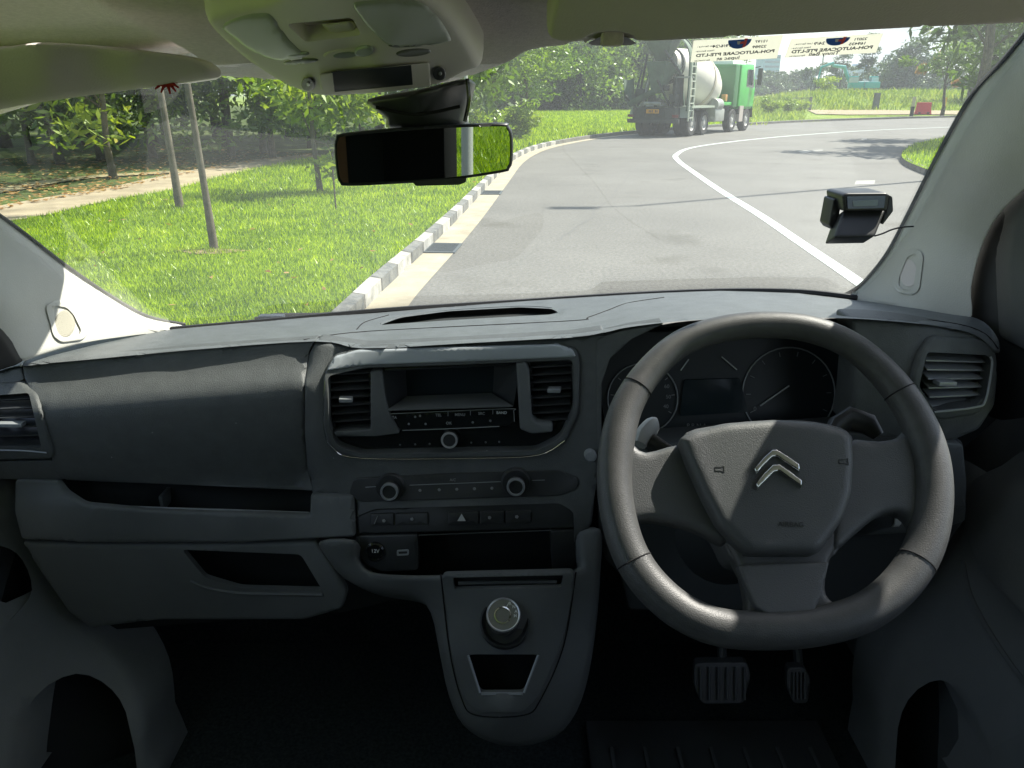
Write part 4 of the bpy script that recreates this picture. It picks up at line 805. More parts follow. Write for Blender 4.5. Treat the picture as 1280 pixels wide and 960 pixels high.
# left kerb, followed round the bend behind the truck and along the far side
kpx = [(455,388),(480,362),(540,306),(578,268),(612,231),(640,202),(668,188),(700,180),(745,172.5),(790,167.5),(850,162),(940,156),(1060,150.5),(1220,146)]
kw = [G(*p) for p in kpx]; _d = np.array(kw[0]) - np.array(kw[1]); _d /= np.linalg.norm(_d); kw = [tuple(np.array(kw[0]) + _d * q) for q in (40, 20, 10, 5, 2, .8)] + kw + [(75, 88), (140, 110)]
K = crom(kw, 10, False)                             # kerb foot (road side)
Kin = offs(K, 0); Ktop = offs(K, .10); Kgut = offs(K, -.34)
road_poly = [tuple(p) for p in K] + [(150, 60), (60, -30)]
flat('road', road_poly, 0.0, asph)
def strip(name, a, b, za, zb, m, kind='structure', skirt=None):
    n = len(a); v = [(*p, za) for p in a] + [(*p, zb) for p in b]; f = [(i, i + 1, n + i + 1, n + i) for i in range(n - 1)]
    if skirt is not None: v += [(*p, skirt) for p in a]; f += [(i, i + 1, 2 * n + i + 1, 2 * n + i) for i in range(n - 1)]
    o = pyd(name, v, f, m); return tag(o, kind=kind)
iend = int(np.argmax(K[:, 1] > 36))
strip('gutter', Kgut[:iend], K[:iend], .008, .004, conc)
kb = strip('kerb', K, Ktop, .12, .135, kerbm, skirt=-.02)
# painted kerb blocks, alternating
L = np.r_[0, np.cumsum(np.linalg.norm(np.diff(K, axis=0), axis=1))]; tot = L[-1]
def at(s, poly=K): return np.array([np.interp(s, L, poly[:, 0]), np.interp(s, L, poly[:, 1])])
s0 = L[np.argmin(np.abs(K[:, 1] - 2.5))]; s = s0; mw, mbk = MB(), MB(); i = 0
Ks = offs(K, -.004); Kt = offs(K, .096)
while s < s0 + 26:
    e = s + .60; m0 = mw if i % 2 == 0 else mbk
    a0, a1, b0, b1 = at(s + .02, Ks), at(e - .02, Ks), at(s + .02, Kt), at(e - .02, Kt)
    m0.add([(*a0, .0), (*a1, .0), (*a1, .122), (*a0, .122), (*b1, .139), (*b0, .139)], [(0, 1, 2, 3), (3, 2, 4, 5)]); s = e; i += 1
tag(mw.build('kerb_marking', wht2, smooth=None), kind='structure'); tag(mbk.build('kerb_marking', blk2, smooth=None), kind='structure')
# drain grates in the gutter
for gx, gy in ((560, 312), (611, 240)):
    p = np.array(G(gx, gy)); j = np.argmin(np.linalg.norm(K - p, axis=1)); c = (K[j] + Kgut[j]) / 2; d = K[min(j + 1, len(K) - 1)] - K[j - 1]; a = math.atan2(d[1], d[0])
    r = empty('drain_grate', (c[0], c[1], .012), a); tag(r, 'dark steel drain grate in the gutter, ' + ('the nearer one by the bonnet' if gy > 300 else 'the farther one beside the mirror'), 'drain grate', 'drain grates along the kerb')
    fr = MB(); [fr.box((0, q * .17, 0), (.56, .03, .012)) for q in (-1, 1)]; [fr.box((q * .27, 0, 0), (.03, .31, .012)) for q in (-1, 1)]; gm = mat('grate_steel', (.10, .12, .13), .6, .3); fr.build('frame', gm, r)
    g = MB(); [g.box((-.24 + q * .04, 0, .0), (.016, .31, .010)) for q in range(13)]; g.build('bars', gm, r); MB().box((0, 0, -.004), (.52, .31, .002)).build('pit', deep, r)
# lane line and paint
lp_ = crom([G(*p) for p in [(1120,385),(1075,354),(1040,330),(1000,303),(950,269),(900,238),(868,216),(848,201),(846,193),(868,184),(930,175.5),(1000,169),(1090,163),(1200,158.5),(1270,156)]], 10, False)
strip('road_marking', offs(lp_, .075), offs(lp_, -.075), .0045, .0045, white)
for q in ([(997,190),(1008,187.5),(1017,189),(1006,192)], [(1013,188),(1028,187),(1029,189),(1015,190)], [(1076,173.5),(1083,173),(1084,175),(1078,175.5)], [(1070,226),(1094,225.5),(1093,230.5),(1068,231)]): flat('road_marking', [G(*p) for p in q], .0045, mat('worn_paint', (.24, .24, .22), .8, var=.3, vscale=8, col2=(.36, .36, .33)))
tar = mat('tar_seam', (.125, .125, .118), .8)
for q in ([(640,198),(800,200),(900,204),(1000,206),(1130,204)], [(930,230),(1000,190),(1060,172)], [(700,300),(760,250),(800,205)]):
    w_ = crom([G(*p) for p in q], 8, False) + RS.normal(0, .02, (len(crom([G(*p) for p in q], 8, False)), 2)); strip('road_seam', offs(w_, .012), offs(w_, -.012), .0035, .0035, tar)
# lawn on the left
kend = int(np.argmax((Ktop[:, 1] > 30) & (Ktop[:, 0] / np.maximum(Ktop[:, 1], 1) > .29))); lawn_in = [tuple(p) for p in Ktop[:kend]]
path_px = [(-60,300),(0,283),(60,272),(119,258),(170,248),(216,240),(260,228),(300,218),(345,209),(380,202),(430,197)]
pw = crom([G(a, b, .1) for a, b in path_px], 6, False)
pl_, pr_ = offs(pw, .0), offs(pw, 1.25)
lawn = lawn_in + [(28, 96), (20, 125), (-30, 125), (-2, 60)] + [tuple(p) for p in pw[::-1]] + [(-14, 6), (-14, -30)]
flat('lawn', lawn, .128, gsoil)
strip('path', np.vstack([pw]), pr_, .14, .14, sand)
tag(pyd('forest_ground', [(-14, -30, .10), (-300, -30, .1), (-300, 300, .1), (-30, 110, .1), (-2, 60, .10), *[(a, b, .10) for a, b in pw[::-1]], (-14, 6, .1)], [tuple(range(6 + len(pw)))][:1], forest), kind='structure')
w2 = crom([G(a, b, .1) for a, b in [(-60,246),(0,240),(60,229),(120,222),(200,217),(230,214)]], 6, False)
strip('path', offs(w2, -.25), offs(w2, .25), .125, .125, mat('leafy_track', (.26, .23, .12), .95, bump=1, bscale=15, var=.5, vscale=2.5))
# traffic island on the right
isl = crom([G(*p) for p in [(1222,170),(1180,176),(1142,186),(1127,197),(1130,206),(1150,216),(1178,226),(1230,247),(1300,275)]], 8, False); isl = np.vstack([isl, [[14, 6], [40, 4], [60, 30], [30, 38]]])
flat('island_lawn', [tuple(p) for p in isl], .125, gsoil)
strip('island_kerb', isl[:66], offs(isl[:66], .13), .11, .13, kerbm, skirt=-.02)
flat('lawn', [(4.5, -60), (4.5, -3), (60, 4), (120, 0), (120, -80)], .12, gsoil)
# dirt track and verge beyond the far kerb
flat('dirt_track', [G(*p) for p in [(1020,143),(1060,144),(1150,143.5),(1240,144),(1240,139),(1130,138.5),(1060,137),(1005,136.3)]], .05, sand)

# ---------------- grass blades, leaf litter ----------------
def rmesh(name, v, f, rn, m, per):
    me = bpy.data.meshes.new(name); nv, nf = len(v), len(f); k = f.shape[1]
    me.vertices.add(nv); me.vertices.foreach_set('co', v.astype(np.float32).ravel()); me.loops.add(nf * k); me.loops.foreach_set('vertex_index', f.astype(np.int32).ravel())
    me.polygons.add(nf); me.polygons.foreach_set('loop_start', np.arange(0, nf * k, k, dtype=np.int32)); me.polygons.foreach_set('loop_total', np.full(nf, k, np.int32))
    at_ = me.attributes.new('rnd', 'FLOAT', 'FACE'); at_.data.foreach_set('value', np.repeat(rn, per)[:nf].astype(np.float32)); me.update(); me.validate(); me.materials.append(m); return me
def blades(name, pts, h, wd, m, z, seed=0, hs=None):
    r = np.random.RandomState(seed); n = len(pts); a = r.rand(n) * 6.283; hh = h * (.5 + r.rand(n)); lean = r.normal(0, .35, (n, 2)) * hh[:, None]
    if hs is not None: hh = hh * hs; lean = lean * hs[:, None]
    dx = np.stack([np.cos(a), np.sin(a)], -1) * wd / 2
    if hs is not None: dx = dx * hs[:, None]
    v = np.zeros((n, 3, 3)); v[:, 0, :2] = pts - dx; v[:, 1, :2] = pts + dx; v[:, 2, :2] = pts + lean; zz = z(pts[:, 0], pts[:, 1]) if callable(z) else z; v[:, 0, 2] = v[:, 1, 2] = zz; v[:, 2, 2] = zz + hh
    return rmesh(name, v.reshape(-1, 3), np.arange(n * 3).reshape(-1, 3), r.rand(n), m, 1)
gm1 = leafmat('grass_blade', (.06, .14, .006), (.44, .58, .02), (.62, .62, .10), .5, 1.6)
lawn_np = np.array(lawn)
r = np.random.RandomState(5)
def scatter(n, ymax, ymin, xr):                     # density falls off with distance
    d = ymin * (ymax / ymin) ** r.rand(n); x = (r.rand(n) * (xr[1] - xr[0]) + xr[0]) * d; return np.stack([x, d], -1)
p = scatter(600000, 80, 5.2, (-.75, .45)); p = p[inside(p, lawn_np)]; dd = p[:, 1]
me = blades('grass', p, .038, .011, gm1, .125, 1, hs=np.clip(dd / 8, 1, 3.6)); tag(link('grass', me), 'short bright green grass of the roadside lawn', 'grass', kind='stuff')
isn = np.array(isl); p = np.stack([r.rand(60000) * 16 + 8, r.rand(60000) * 24 + 12], -1); p = p[inside(p, isn)]
tag(link('grass', blades('island_grass', p, .09, .022, gm1, .12, 2)), 'short grass on the traffic island', 'grass', kind='stuff')
gm2 = leafmat('tall_grass_blade', (.11, .18, .035), (.28, .34, .09), (.44, .40, .18), .45, .25)
n_ = 110000; p = np.stack([r.rand(n_) * 120 - 5, r.rand(n_) * 105 + 42], -1); j = np.argmin(np.abs(K[None, ::6, 0] - p[:, None, 0]) + 1e3 * (K[None, ::6, 1] < 30), axis=1); p = p[(p[:, 1] > K[::6][j, 1] + .6) & (p[:, 0] / p[:, 1] > .285)]
mound = (p[:, 1] > 89) | (p[:, 0] / p[:, 1] < .36); hs_ = np.where(p[:, 1] > 89, 1.0, np.where(mound, .6, .16)) * (0.5 + r.rand(len(p)) * (1 + np.sin(p[:, 0] * .7) * .4)); 
tag(link('tall_grass', blades('tall_grass', p, .42, .13, gm2, hgt, 3, hs=hs_)), 'tall yellow green grass of the open field', 'tall grass', kind='stuff')
lm = leafmat('dry_leaf', (.22, .11, .04), (.45, .30, .13), None, .2, 3)
def litter(name, p, z, sz, seed):
    r_ = np.random.RandomState(seed); n = len(p); a = r_.rand(n) * 6.28; s_ = sz * (.6 + .8 * r_.rand(n)); c, s2 = np.cos(a) * s_, np.sin(a) * s_
    v = np.zeros((n, 4, 3)); v[:, :, 2] = z + r_.rand(n, 4) * .03
    for k, (u, w_) in enumerate(((-1, 0), (0, .45), (1, 0), (0, -.45))): v[:, k, 0] = p[:, 0] + u * c - w_ * s2; v[:, k, 1] = p[:, 1] + u * s2 + w_ * c
    return rmesh(name, v.reshape(-1, 3), np.arange(n * 4).reshape(-1, 4), r_.rand(n), lm, 1)
pp = []
for k in range(3500):
    t_ = r.rand() * (len(pw) - 1); i0 = int(t_); q = pw[i0] + (pw[min(i0 + 1, len(pw) - 1)] - pw[i0]) * (t_ - i0); nn = offs(pw, 1)[i0] - pw[i0]; pp.append(q + nn * (r.rand() ** 1.3 * 7 + .9))
tag(link('fallen_leaves', litter('fallen_leaves', np.array(pp), .145, .05, 4)), 'dry brown leaves scattered on the ground under the trees', 'fallen leaves', kind='stuff')
p = scatter(120, 20, 5.5, (-.7, .1)); p = p[inside(p, lawn_np)]
tag(link('fallen_leaves', litter('lawn_leaves', p, .17, .035, 6)), 'single dry leaves scattered on the bright lawn', 'fallen leaves', kind='stuff')
# bare soil patches round the trunks
for gx, gy, s_ in ((264, 315, .22),):
    c = G(gx, gy, .13); 
    flat('soil_patch', [(c[0] + s_ * (1 + .25 * math.sin(3 * a + gx)) * math.cos(a) * 1.5, c[1] + s_ * .6 * math.sin(a)) for a in np.linspace(0, 6.2, 20)], .138, mat('bare_soil', (.22, .16, .09), .95, bump=1, bscale=30, var=.3, vscale=4))

# ---------------- trees ----------------
bark = mat('bark', (.05, .048, .035), .9, bump=1, bscale=30, var=.35, vscale=9, col2=(.17, .145, .105)); barkd = mat('bark_dark', (.07, .055, .04), .9, bump=1, bscale=20, var=.35, vscale=6)
LM = {'dark': leafmat('leaf_dark', (.035, .075, .015), (.12, .20, .03), (.22, .30, .05), .48, .5), 'mid': leafmat('leaf_mid', (.06, .12, .018), (.18, .28, .035), (.25, .26, .05), .45, .5),
      'yell': leafmat('leaf_yellow_green', (.11, .19, .02), (.28, .36, .04), (.50, .40, .08), .5, 1.5), 'far': leafmat('leaf_far', (.035, .07, .03), (.07, .12, .045), None, .3, .3),
      'palm': leafmat('leaf_palm', (.04, .085, .02), (.14, .22, .05), (.4, .25, .08), .4, 1.0), 'brown': leafmat('leaf_brown', (.25, .12, .05), (.42, .24, .12), None, .3, 2)}
def crown_mesh(name, rx, ry, z0, z1, ncl, nlf, ll, lw, m, seed, clr=.28, droop=.3, low=.0):
    r_ = np.random.RandomState(seed); zc, rz = (z0 + z1) / 2, (z1 - z0) / 2
    u = r_.normal(size=(ncl, 3)); u /= np.linalg.norm(u, axis=1)[:, None]; rad_ = (.35 + .65 * r_.rand(ncl) ** .6)[:, None]
    wob = 1 + .28 * np.sin(u[:, :1] * 3.1 + seed) + .22 * np.cos(u[:, 1:2] * 4.3 + seed * 2)
    C = u * rad_ * wob * [rx, ry, rz] + [0, 0, zc]; cr = clr * min(rx, rz) * (.6 + .8 * r_.rand(ncl))
    ci = r_.randint(0, ncl, nlf); q = r_.normal(size=(nlf, 3)); q /= np.linalg.norm(q, axis=1)[:, None]; q *= (r_.rand(nlf) ** .5)[:, None]; q[:, 2] *= .6
    c = C[ci] + q * cr[ci][:, None] * 1.5; c[:, 2] = np.maximum(c[:, 2], low + r_.rand(nlf) * .3)
    a = r_.rand(nlf) * 6.283; el = r_.normal(-droop, .55, nlf); d = np.stack([np.cos(a) * np.cos(el), np.sin(a) * np.cos(el), np.sin(el)], -1); L_ = ll * (.6 + .8 * r_.rand(nlf))[:, None]
    sd_ = np.cross(d, r_.normal(size=(nlf, 3))); sd_ /= np.linalg.norm(sd_, axis=1)[:, None]; W_ = lw * (.7 + .6 * r_.rand(nlf))[:, None]
    v = np.stack([c - d * L_ / 2, c + sd_ * W_ / 2, c + d * L_ / 2, c - sd_ * W_ / 2], 1).reshape(-1, 3)
    clv = r_.rand(ncl); rn = .65 * clv[ci] + .35 * r_.rand(nlf)
    return rmesh(name, v, np.arange(nlf * 4).reshape(-1, 4), rn, m, 1), C
def trunk_mesh(name, h, r0, r1, C, m, seed, nb=7, lean=.06, n=8):
    r_ = random.Random(seed); mb_ = MB(); pts = []; x = y = 0
    for i in range(7): pts.append(Vector((x, y, h * i / 6 - .1 * (i == 0)))); x += r_.gauss(0, lean) * h / 6; y += r_.gauss(0, lean) * h / 6
    mb_.tube(pts, [r0 * 1.35] + [r0 + (r1 - r0) * i / 6 for i in range(1, 7)], n)
    for k in range(min(nb, len(C))):
        e = Vector(C[k].tolist()); j = r_.randint(2, 5) if e.z > h * .5 else r_.randint(2, 3); s_ = pts[j]; mid = (s_ + e) / 2 + Vector((0, 0, .08 * h)); rr2 = r1 * (.9 - .08 * j)
        mb_.tube([s_, s_ * .5 + mid * .5, mid, e], [rr2, rr2 * .8, rr2 * .6, rr2 * .2], 6)
    me_ = bpy.data.meshes.new(name); me_.from_pydata([tuple(p) for p in mb_.v], [], mb_.f); me_.update(); me_.materials.append(m); me_.polygons.foreach_set('use_smooth', [True] * len(me_.polygons)); return me_
PRO = {}
def proto(kind, seed):
    key = (kind, seed)
    if key in PRO: return PRO[key]
    S = {'forest': (2.8, 2.8, 1.3, 7.5, 26, 5200, .30, .11, 'dark', .34, 6.5, .13), 'forest2': (2.4, 2.4, .8, 6.0, 22, 4600, .28, .10, 'mid', .34, 5, .10), 'edge': (6, 6, .4, 11, 42, 7800, .60, .34, 'mid', .34, 9, .25),
         'edge_dark': (6, 6, .6, 12.5, 42, 7800, .60, .32, 'dark', .34, 10, .28), 'sap': (.72, .72, .25, 2.2, 15, 1500, .16, .048, 'yell', .38, 1.9, .035), 'bush': (1.1, 1.1, .12, 2.0, 12, 1100, .28, .12, 'yell', .4, 1.2, .05),
         'mango': (3.4, 3.4, 2.2, 7.8, 18, 1500, .75, .16, 'dark', .30, 6, .20), 'mangos': (3.2, 3.2, 3.0, 7.6, 20, 1700, .75, .16, 'dark', .30, 6, .16), 'far': (8, 8, .5, 15, 40, 5200, 1.1, .6, 'far', .32, 11, .3), 'casu': (3.5, 3.5, 5, 17, 22, 1700, 1.0, .30, 'far', .30, 15, .22), 'farlow': (11, 9, 0, 9, 44, 5200, 1.0, .6, 'far', .34, 6, .3)}[kind]
    rx, ry, z0, z1, nc, nl, ll, lw, lm_, cl, th, tr_ = S
    c, C = crown_mesh('crown', rx, ry, z0, z1, nc, nl, ll, lw, LM[lm_], seed, cl, low=z0 * .5); tk = trunk_mesh('trunk', th, tr_, tr_ * .45, C, bark if kind in ('sap', 'mango', 'forest2') else barkd, seed)
    PRO[key] = (c, tk); return PRO[key]
def tree(name, x, y, kind, seed, sc, label, cat='tree', group=None, rz=None, z=None, sz=None):
    c, tk = proto(kind, seed); r_ = empty(name, (x, y, float(hgt(x, y)) if z is None else z), random.random() * 6 if rz is None else rz); r_.scale = (sc, sc, sc * (sz or 1)); tag(r_, label, cat, group)
    link('crown', c, parent=r_); link('trunk', tk, parent=r_); return r_
def atd(px, dist):                                  # ground position in direction px at a distance
    return ((px - 640) / 960 * dist / 1.06, dist)
ords = ['first', 'second', 'third', 'fourth', 'fifth', 'sixth', 'seventh', 'eighth', 'ninth', 'tenth', 'eleventh', 'twelfth', 'thirteenth', 'fourteenth', 'fifteenth', 'sixteenth', 'seventeenth', 'eighteenth', 'nineteenth', 'twentieth']
# two slender palms on the lawn, crowns above the roof line
def palm(px, py, h, r0, lean, seed, label, nf=11, fl=1.9, m=bark):
    bx, by = G(px, py, .13); r_ = empty('palm_tree', (bx, by, .13)); tag(r_, label, 'palm tree', 'slender palms on the lawn'); mb_ = MB(); pts = [Vector((lean[0] * (i / 8) ** 1.1 * h, lean[1] * i / 8 * h, h * i / 8 - .05 * (i == 0))) for i in range(9)]
    mb_.tube(pts, [r0 * 1.45, r0 * 1.1] + [r0 * (1 - .03 * i) for i in range(7)], 12); mb_.build('trunk', m, r_, smooth=60); top = pts[-1]; rn_ = np.random.RandomState(seed); V = []; 
    for k in range(nf):
        a = 6.283 * k / nf + rn_.rand() * .4; e0 = .9 - rn_.rand() * .9; p0 = top.copy(); d = Vector((math.cos(a) * math.cos(e0), math.sin(a) * math.cos(e0), math.sin(e0))); n = 26
        for i in range(n):
            d = (d - Vector((0, 0, .075))).normalized(); p1 = p0 + d * fl / n; sd_ = d.cross(Vector((0, 0, 1))).normalized(); ln = fl * .26 * math.sin(math.pi * (i + 2) / (n + 3))
            for sg in (-1, 1):
                tip = p0 + sd_ * sg * ln * .8 + d * ln * .5 - Vector((0, 0, ln * .55)); V += [p0, p0 + d * .03 * fl, tip]
            V += [p0 - sd_ * .012, p0 + sd_ * .012, p1]; p0 = p1
    v = np.array([tuple(q) for q in V]); me_ = rmesh('crown', v, np.arange(len(v)).reshape(-1, 3), rn_.rand(len(v) // 3) * .6, LM['palm'], 1); link('crown', me_, parent=r_); return r_
palm(225, 260, 4.6, .044, (-.02, .0), 1, 'slender pale palm trunk left of its twin, farther from the van')
palm(268, 311, 4.4, .032, (-.03, .0), 2, 'thin grey palm trunk nearest to the van on the lawn')
b_ = G(140, 205, .1); palm(290, 196, 3.1, .08, (.02, .0), 5, 'short palm with drooping fronds at the wood edge', fl=2.6, nf=14)['group'] = 'palms at the wood edge'
palm(330, 190, 3.2, .09, (-.03, .0), 6, 'palm with yellowing fronds behind the bright sapling', fl=2.6, nf=14)['group'] = 'palms at the wood edge'
palm(40, 204, 2.6, .07, (.02, .0), 8, 'low palm at the far left of the wood', fl=2.6, nf=14)['group'] = 'palms at the wood edge'
# sapling with bright leaves
c = G(401, 240, .13); tree('sapling', c[0], c[1], 'sap', 3, 1.28, 'young tree with bright yellow green leaves left of the interior mirror', 'sapling', z=.13)
c = G(420, 262, .13); st_ = MB(); st_.tube([(0, 0, -.05), (0, 0, .55)], .012, 6); o = st_.build('stake', bark); o.location = (c[0], c[1], .13); tag(o, 'thin wooden stake beside the bright sapling', 'stake')
# wood on the left
rr5 = random.Random(12); k = 0
spots = []
for d, xs_, kd in ((20, (-40, 60, 130, 190, 330, 450), 'forest2'), (25, (10, 110, 200, 290, 390, 500), 'forest'), (32, (-20, 90, 190, 280, 370, 470, 570), 'forest'), (42, (40, 230, 420, 560), 'forest')):
    for x in xs_: spots.append((x + rr5.uniform(-14, 14), d + rr5.uniform(-1.5, 1.5), kd))
desc = {20: 'leafy small tree in the front row of the wood', 25: 'dark leafy tree in the second row of the wood', 32: 'dark leafy tree deeper in the wood', 42: 'dark leafy tree at the back of the wood'}
rows = {}
for x, d, kd in spots:
    key = min(desc, key=lambda q: abs(q - d)); i = rows.get(key, 0); rows[key] = i + 1; px_, py_ = atd(x, d)
    tree('leafy_tree', px_, py_, kd, [1, 2, 3][i % 3], (.8 if kd == 'forest2' else 1.0) * (1 + .0 * i) * rr5.uniform(.85, 1.15) * (1.25 if d > 30 else 1), f'{desc[key]}, {ords[i]} from the left', group='trees of the wood on the left', z=.1)
c = atd(128, 15.5); tree('sapling', c[0], c[1], 'sap', 5, 2.0, 'loose leafed young tree in sun at the left edge of the path', 'sapling', z=.13)
# bushes and trees past the mirror
for i, (x, y, sc, kd, lb, nm) in enumerate(((651,175,.72,'bush','round bright green shrub standing right of the interior mirror','shrub'), (603,172,.60,'bush','low bright shrub half hidden by the interior mirror','shrub'), (682,168,.0,'bush','','shrub'))):
    if sc: c = G(x, y, .13); tree(nm, c[0], c[1], kd, 3 + i, sc, lb, nm, 'bright shrubs on the lawn', z=.13)
c = atd(662, 44); tree('leafy_tree', c[0], c[1], 'forest2', 5, .92, 'loose tree with yellowish leaves behind the bright shrub', z=.1)
c = atd(618, 40); tree('leafy_tree', c[0], c[1], 'forest2', 6, .95, 'loose tree with pale leaves beside the overhead console', z=.1)
pos = MB(); c = G(584, 196, .13); pos.tube([(0, 0, -.05), (0, 0, 3.6)], .05, 12); o = pos.build('white_post', mat('post_white', (.55, .56, .52), .6)); o.location = (c[0], c[1], .13); tag(o, 'slim white post on the lawn behind the interior mirror', 'post')
i = 0
for x, d, kd, sc in sorted(((560,74,'edge',.8),(600,80,'edge_dark',.9),(640,88,'edge',.8),(672,94,'edge_dark',.95),(700,90,'edge',.75),(728,84,'edge',.72),(752,96,'edge_dark',1.0),(782,92,'edge',.85),(812,98,'edge_dark',.95),(840,100,'edge_dark',.9),(866,105,'edge_dark',.85),(690,112,'edge_dark',1.15),(740,115,'edge_dark',1.2),(790,118,'edge_dark',1.2),(630,108,'edge_dark',1.15))):
    c = atd(x, d); tree('leafy_tree', c[0], c[1], kd, [1, 2, 4][i % 3], sc, f'{"bright" if kd == "edge" else "dark"} rounded tree beyond the lawn left of the truck, {ords[i]} of the row', group='trees beyond the lawn', z=0); i += 1
# far side on the right
i = 0
for x, d, sc in sorted(((900,260,.8),(940,250,.75),(965,230,.62),(995,235,.85),(1020,240,.62),(1050,240,.68),(1095,235,.62),(1160,230,.72),(1190,235,.75),(1230,225,.8),(1265,230,.82),(1310,230,.85),(860,230,.9))):
    c = atd(x, d); tree('distant_tree', c[0], c[1], 'farlow', [1, 2, 3][i % 3], sc * 1.05, f'distant blue green tree clump beyond the field, {ords[i]} from the left', group='distant tree clumps', z=0); i += 1
for x, d, kd, sc, lb in ((1045,180,'casu',.66,'thin feathery tree right of the light tower'), (1079,175,'casu',.72,'tall narrow tree above the excavators'), (1126,165,'far',.70,'broad dark tree behind the red barrier'), (1106,170,'far',.48,'lower dark tree left of the broad one')):
    c = atd(x, d); tree('distant_tree', c[0], c[1], kd, 7 if kd == 'casu' else 9, sc, lb, z=.4)
def mango(px, d, sc, sd_, lb):
    c = atd(px, d); r_ = tree('mango_tree', c[0], c[1], 'mango', sd_, sc, lb, group='mango trees by the bend')
    return r_
mango(1208, 104, 1.45, 3, 'drooping mango tree with bare trunk behind the red barrier'); mango(1275, 92, 1.05, 4, 'mango tree cut off by the driver side pillar')
c = atd(1178, 66); tm = tree('mango_tree', c[0], c[1], 'mangos', 5, .78, 'smaller mango tree with brown dead leaf bunches beside the yellow post', group='mango trees by the bend')
for a, b_, z_ in ((-1.2, -2.6, 5.2), (1.2, -2.4, 4.6), (-2.6, -1, 3.6)):
    me_, _ = crown_mesh('dead_leaf_bunch', .35, .35, -.9, .9, 5, 120, .7, .14, LM['brown'], int(z_ * 10), .6, 1.2, low=-3); o = link('dead_leaf_bunch', me_, parent=tm); o.location = (a, b_, z_)
for i, (x, d, s_) in enumerate(((985,74,.8),(1000,80,.6),(965,70,.8),(1030,125,1.3))):
    c = atd(x, d); tree('shrub', c[0], c[1], 'bush', 3 + i % 2, s_, ['pale roadside shrub left of the wire gate', 'low shrub beside the wire gate', 'small shrub right of the truck cab', 'round green bush before the turquoise excavator'][i], 'shrub', 'shrubs in the field')
# trees and a lamp post outside the frame whose shadows fall on the road
def shadow_tree(gx, gy, hgt_, sc, lb):
    c = G(gx, gy); x = c[0] + SUN_DIR.x / SUN_DIR.z * hgt_; y = c[1] + SUN_DIR.y / SUN_DIR.z * hgt_; return tree('mango_tree', x, y, 'mango', 3, sc, lb, z=.12, group='mango trees by the bend')
shadow_tree(1105, 191, 5.2, .95, 'mango tree on the island right of the frame'); shadow_tree(1165, 181, 5.6, .95, 'second mango tree on the island')
c0 = G(1170, 237); c1 = G(720, 260)
Hh = math.hypot(c0[0] - c1[0], c0[1] - c1[1]) * math.tan(SUN_EL); Hh = 15.0
top = Vector((c1[0], c1[1], 0)) + SUN_DIR / SUN_DIR.z * Hh
lpst = empty('street_lamp', (top.x + .9, top.y + .2, 0)); tag(lpst, 'grey street lamp at the roadside right of the frame', 'street lamp'); st2 = mat('galvanised', (.4, .42, .42), .45, .6)
MB().tube([(0, 0, 0), (0, 0, 4), (0, 0, Hh - .1)], [.09, .07, .05], 12).build('pole', st2, lpst); MB().tube([(0, 0, Hh - .1), (-.5, -.1, Hh), (-.9, -.2, Hh)], .03, 8).build('arm', st2, lpst); MB().box((-.95, -.2, Hh), (.7, .28, .1)).build('lamp_head', st2, lpst, bevel=.02)
# ---------------- far things ----------------
def gate_post(name, px, py0, py1, wd, cols, lb, cat='post', grp=None, d=None):
    x, y = GH(px, py1) if d is None else atd(px, d); _, f, u = rays(px, py0); h = CAM_H + float(u) * y / float(f); z = float(hgt(x, y)); r_ = empty(name, (x, y, z)); tag(r_, lb, cat, grp); h -= z
    h = max(h, .9); MB().box((0, 0, h * .25), (wd, wd, h * .5)).build('base', mat(cols[0][0], cols[0][1], .7), r_, bevel=.01); MB().box((0, 0, h * .75 + .002), (wd * .96, wd * .96, h * .5)).build('top', mat(cols[1][0], cols[1][1], .7), r_, bevel=.01); return r_
bl_, ye_, cr_, gy_ = ('post_black', (.03, .03, .03)), ('post_yellow', (.7, .42, .03)), ('post_cream', (.6, .52, .36)), ('post_grey', (.12, .13, .12))
gate_post('gate_post', 1139, 121, 145.5, .22, (bl_, cr_), 'cream and black post left of the red barrier', grp='short posts along the bend')
gate_post('gate_post', 1178, 122, 144, .22, (bl_, ye_), 'yellow and black post right of the red barrier', grp='short posts along the bend')
gate_post('gate_post', 1094, 116, 136.5, .55, (gy_, gy_), 'broad grey post in the tall grass', grp='short posts along the bend'); gate_post('gate_post', 1012, 121, 138.5, .22, (gy_, gy_), 'dark post at the end of the wire gate', grp='short posts along the bend')
x, y = GH(1153, 143.5); rb = empty('road_barrier', (x, y, .05)); tag(rb, 'red plastic water filled barrier between the cream and yellow posts', 'barrier'); rb.scale = (.75, .75, .8); rdm = mat('barrier_red', (.55, .03, .04), .5)
MB().add([(-.9,-.28,0),(.9,-.28,0),(.9,.28,0),(-.9,.28,0),(-.85,-.12,.55),(.85,-.12,.55),(.85,.12,.55),(-.85,.12,.55),(-.82,-.10,1.2),(.82,-.10,1.2),(.82,.10,1.2),(-.82,.10,1.2)], [(0,1,5,4),(1,2,6,5),(2,3,7,6),(3,0,4,7),(4,5,9,8),(5,6,10,9),(6,7,11,10),(7,4,8,11),(8,9,10,11)]).build('shell', rdm, rb, bevel=.04)
for q in (-.5, .5): MB().box((q, -.2, .12), (.3, .16, .14)).build('foot_slot', bl_m := mat('slot_black', (.02, .02, .02), .8), rb)
x0 = GH(1000, 139); wg = empty('wire_gate', (x0[0], x0[1], .05)); tag(wg, 'grey wire mesh gate beside the dirt track', 'gate'); gw = mat('gate_wire', (.14, .15, .14), .6)
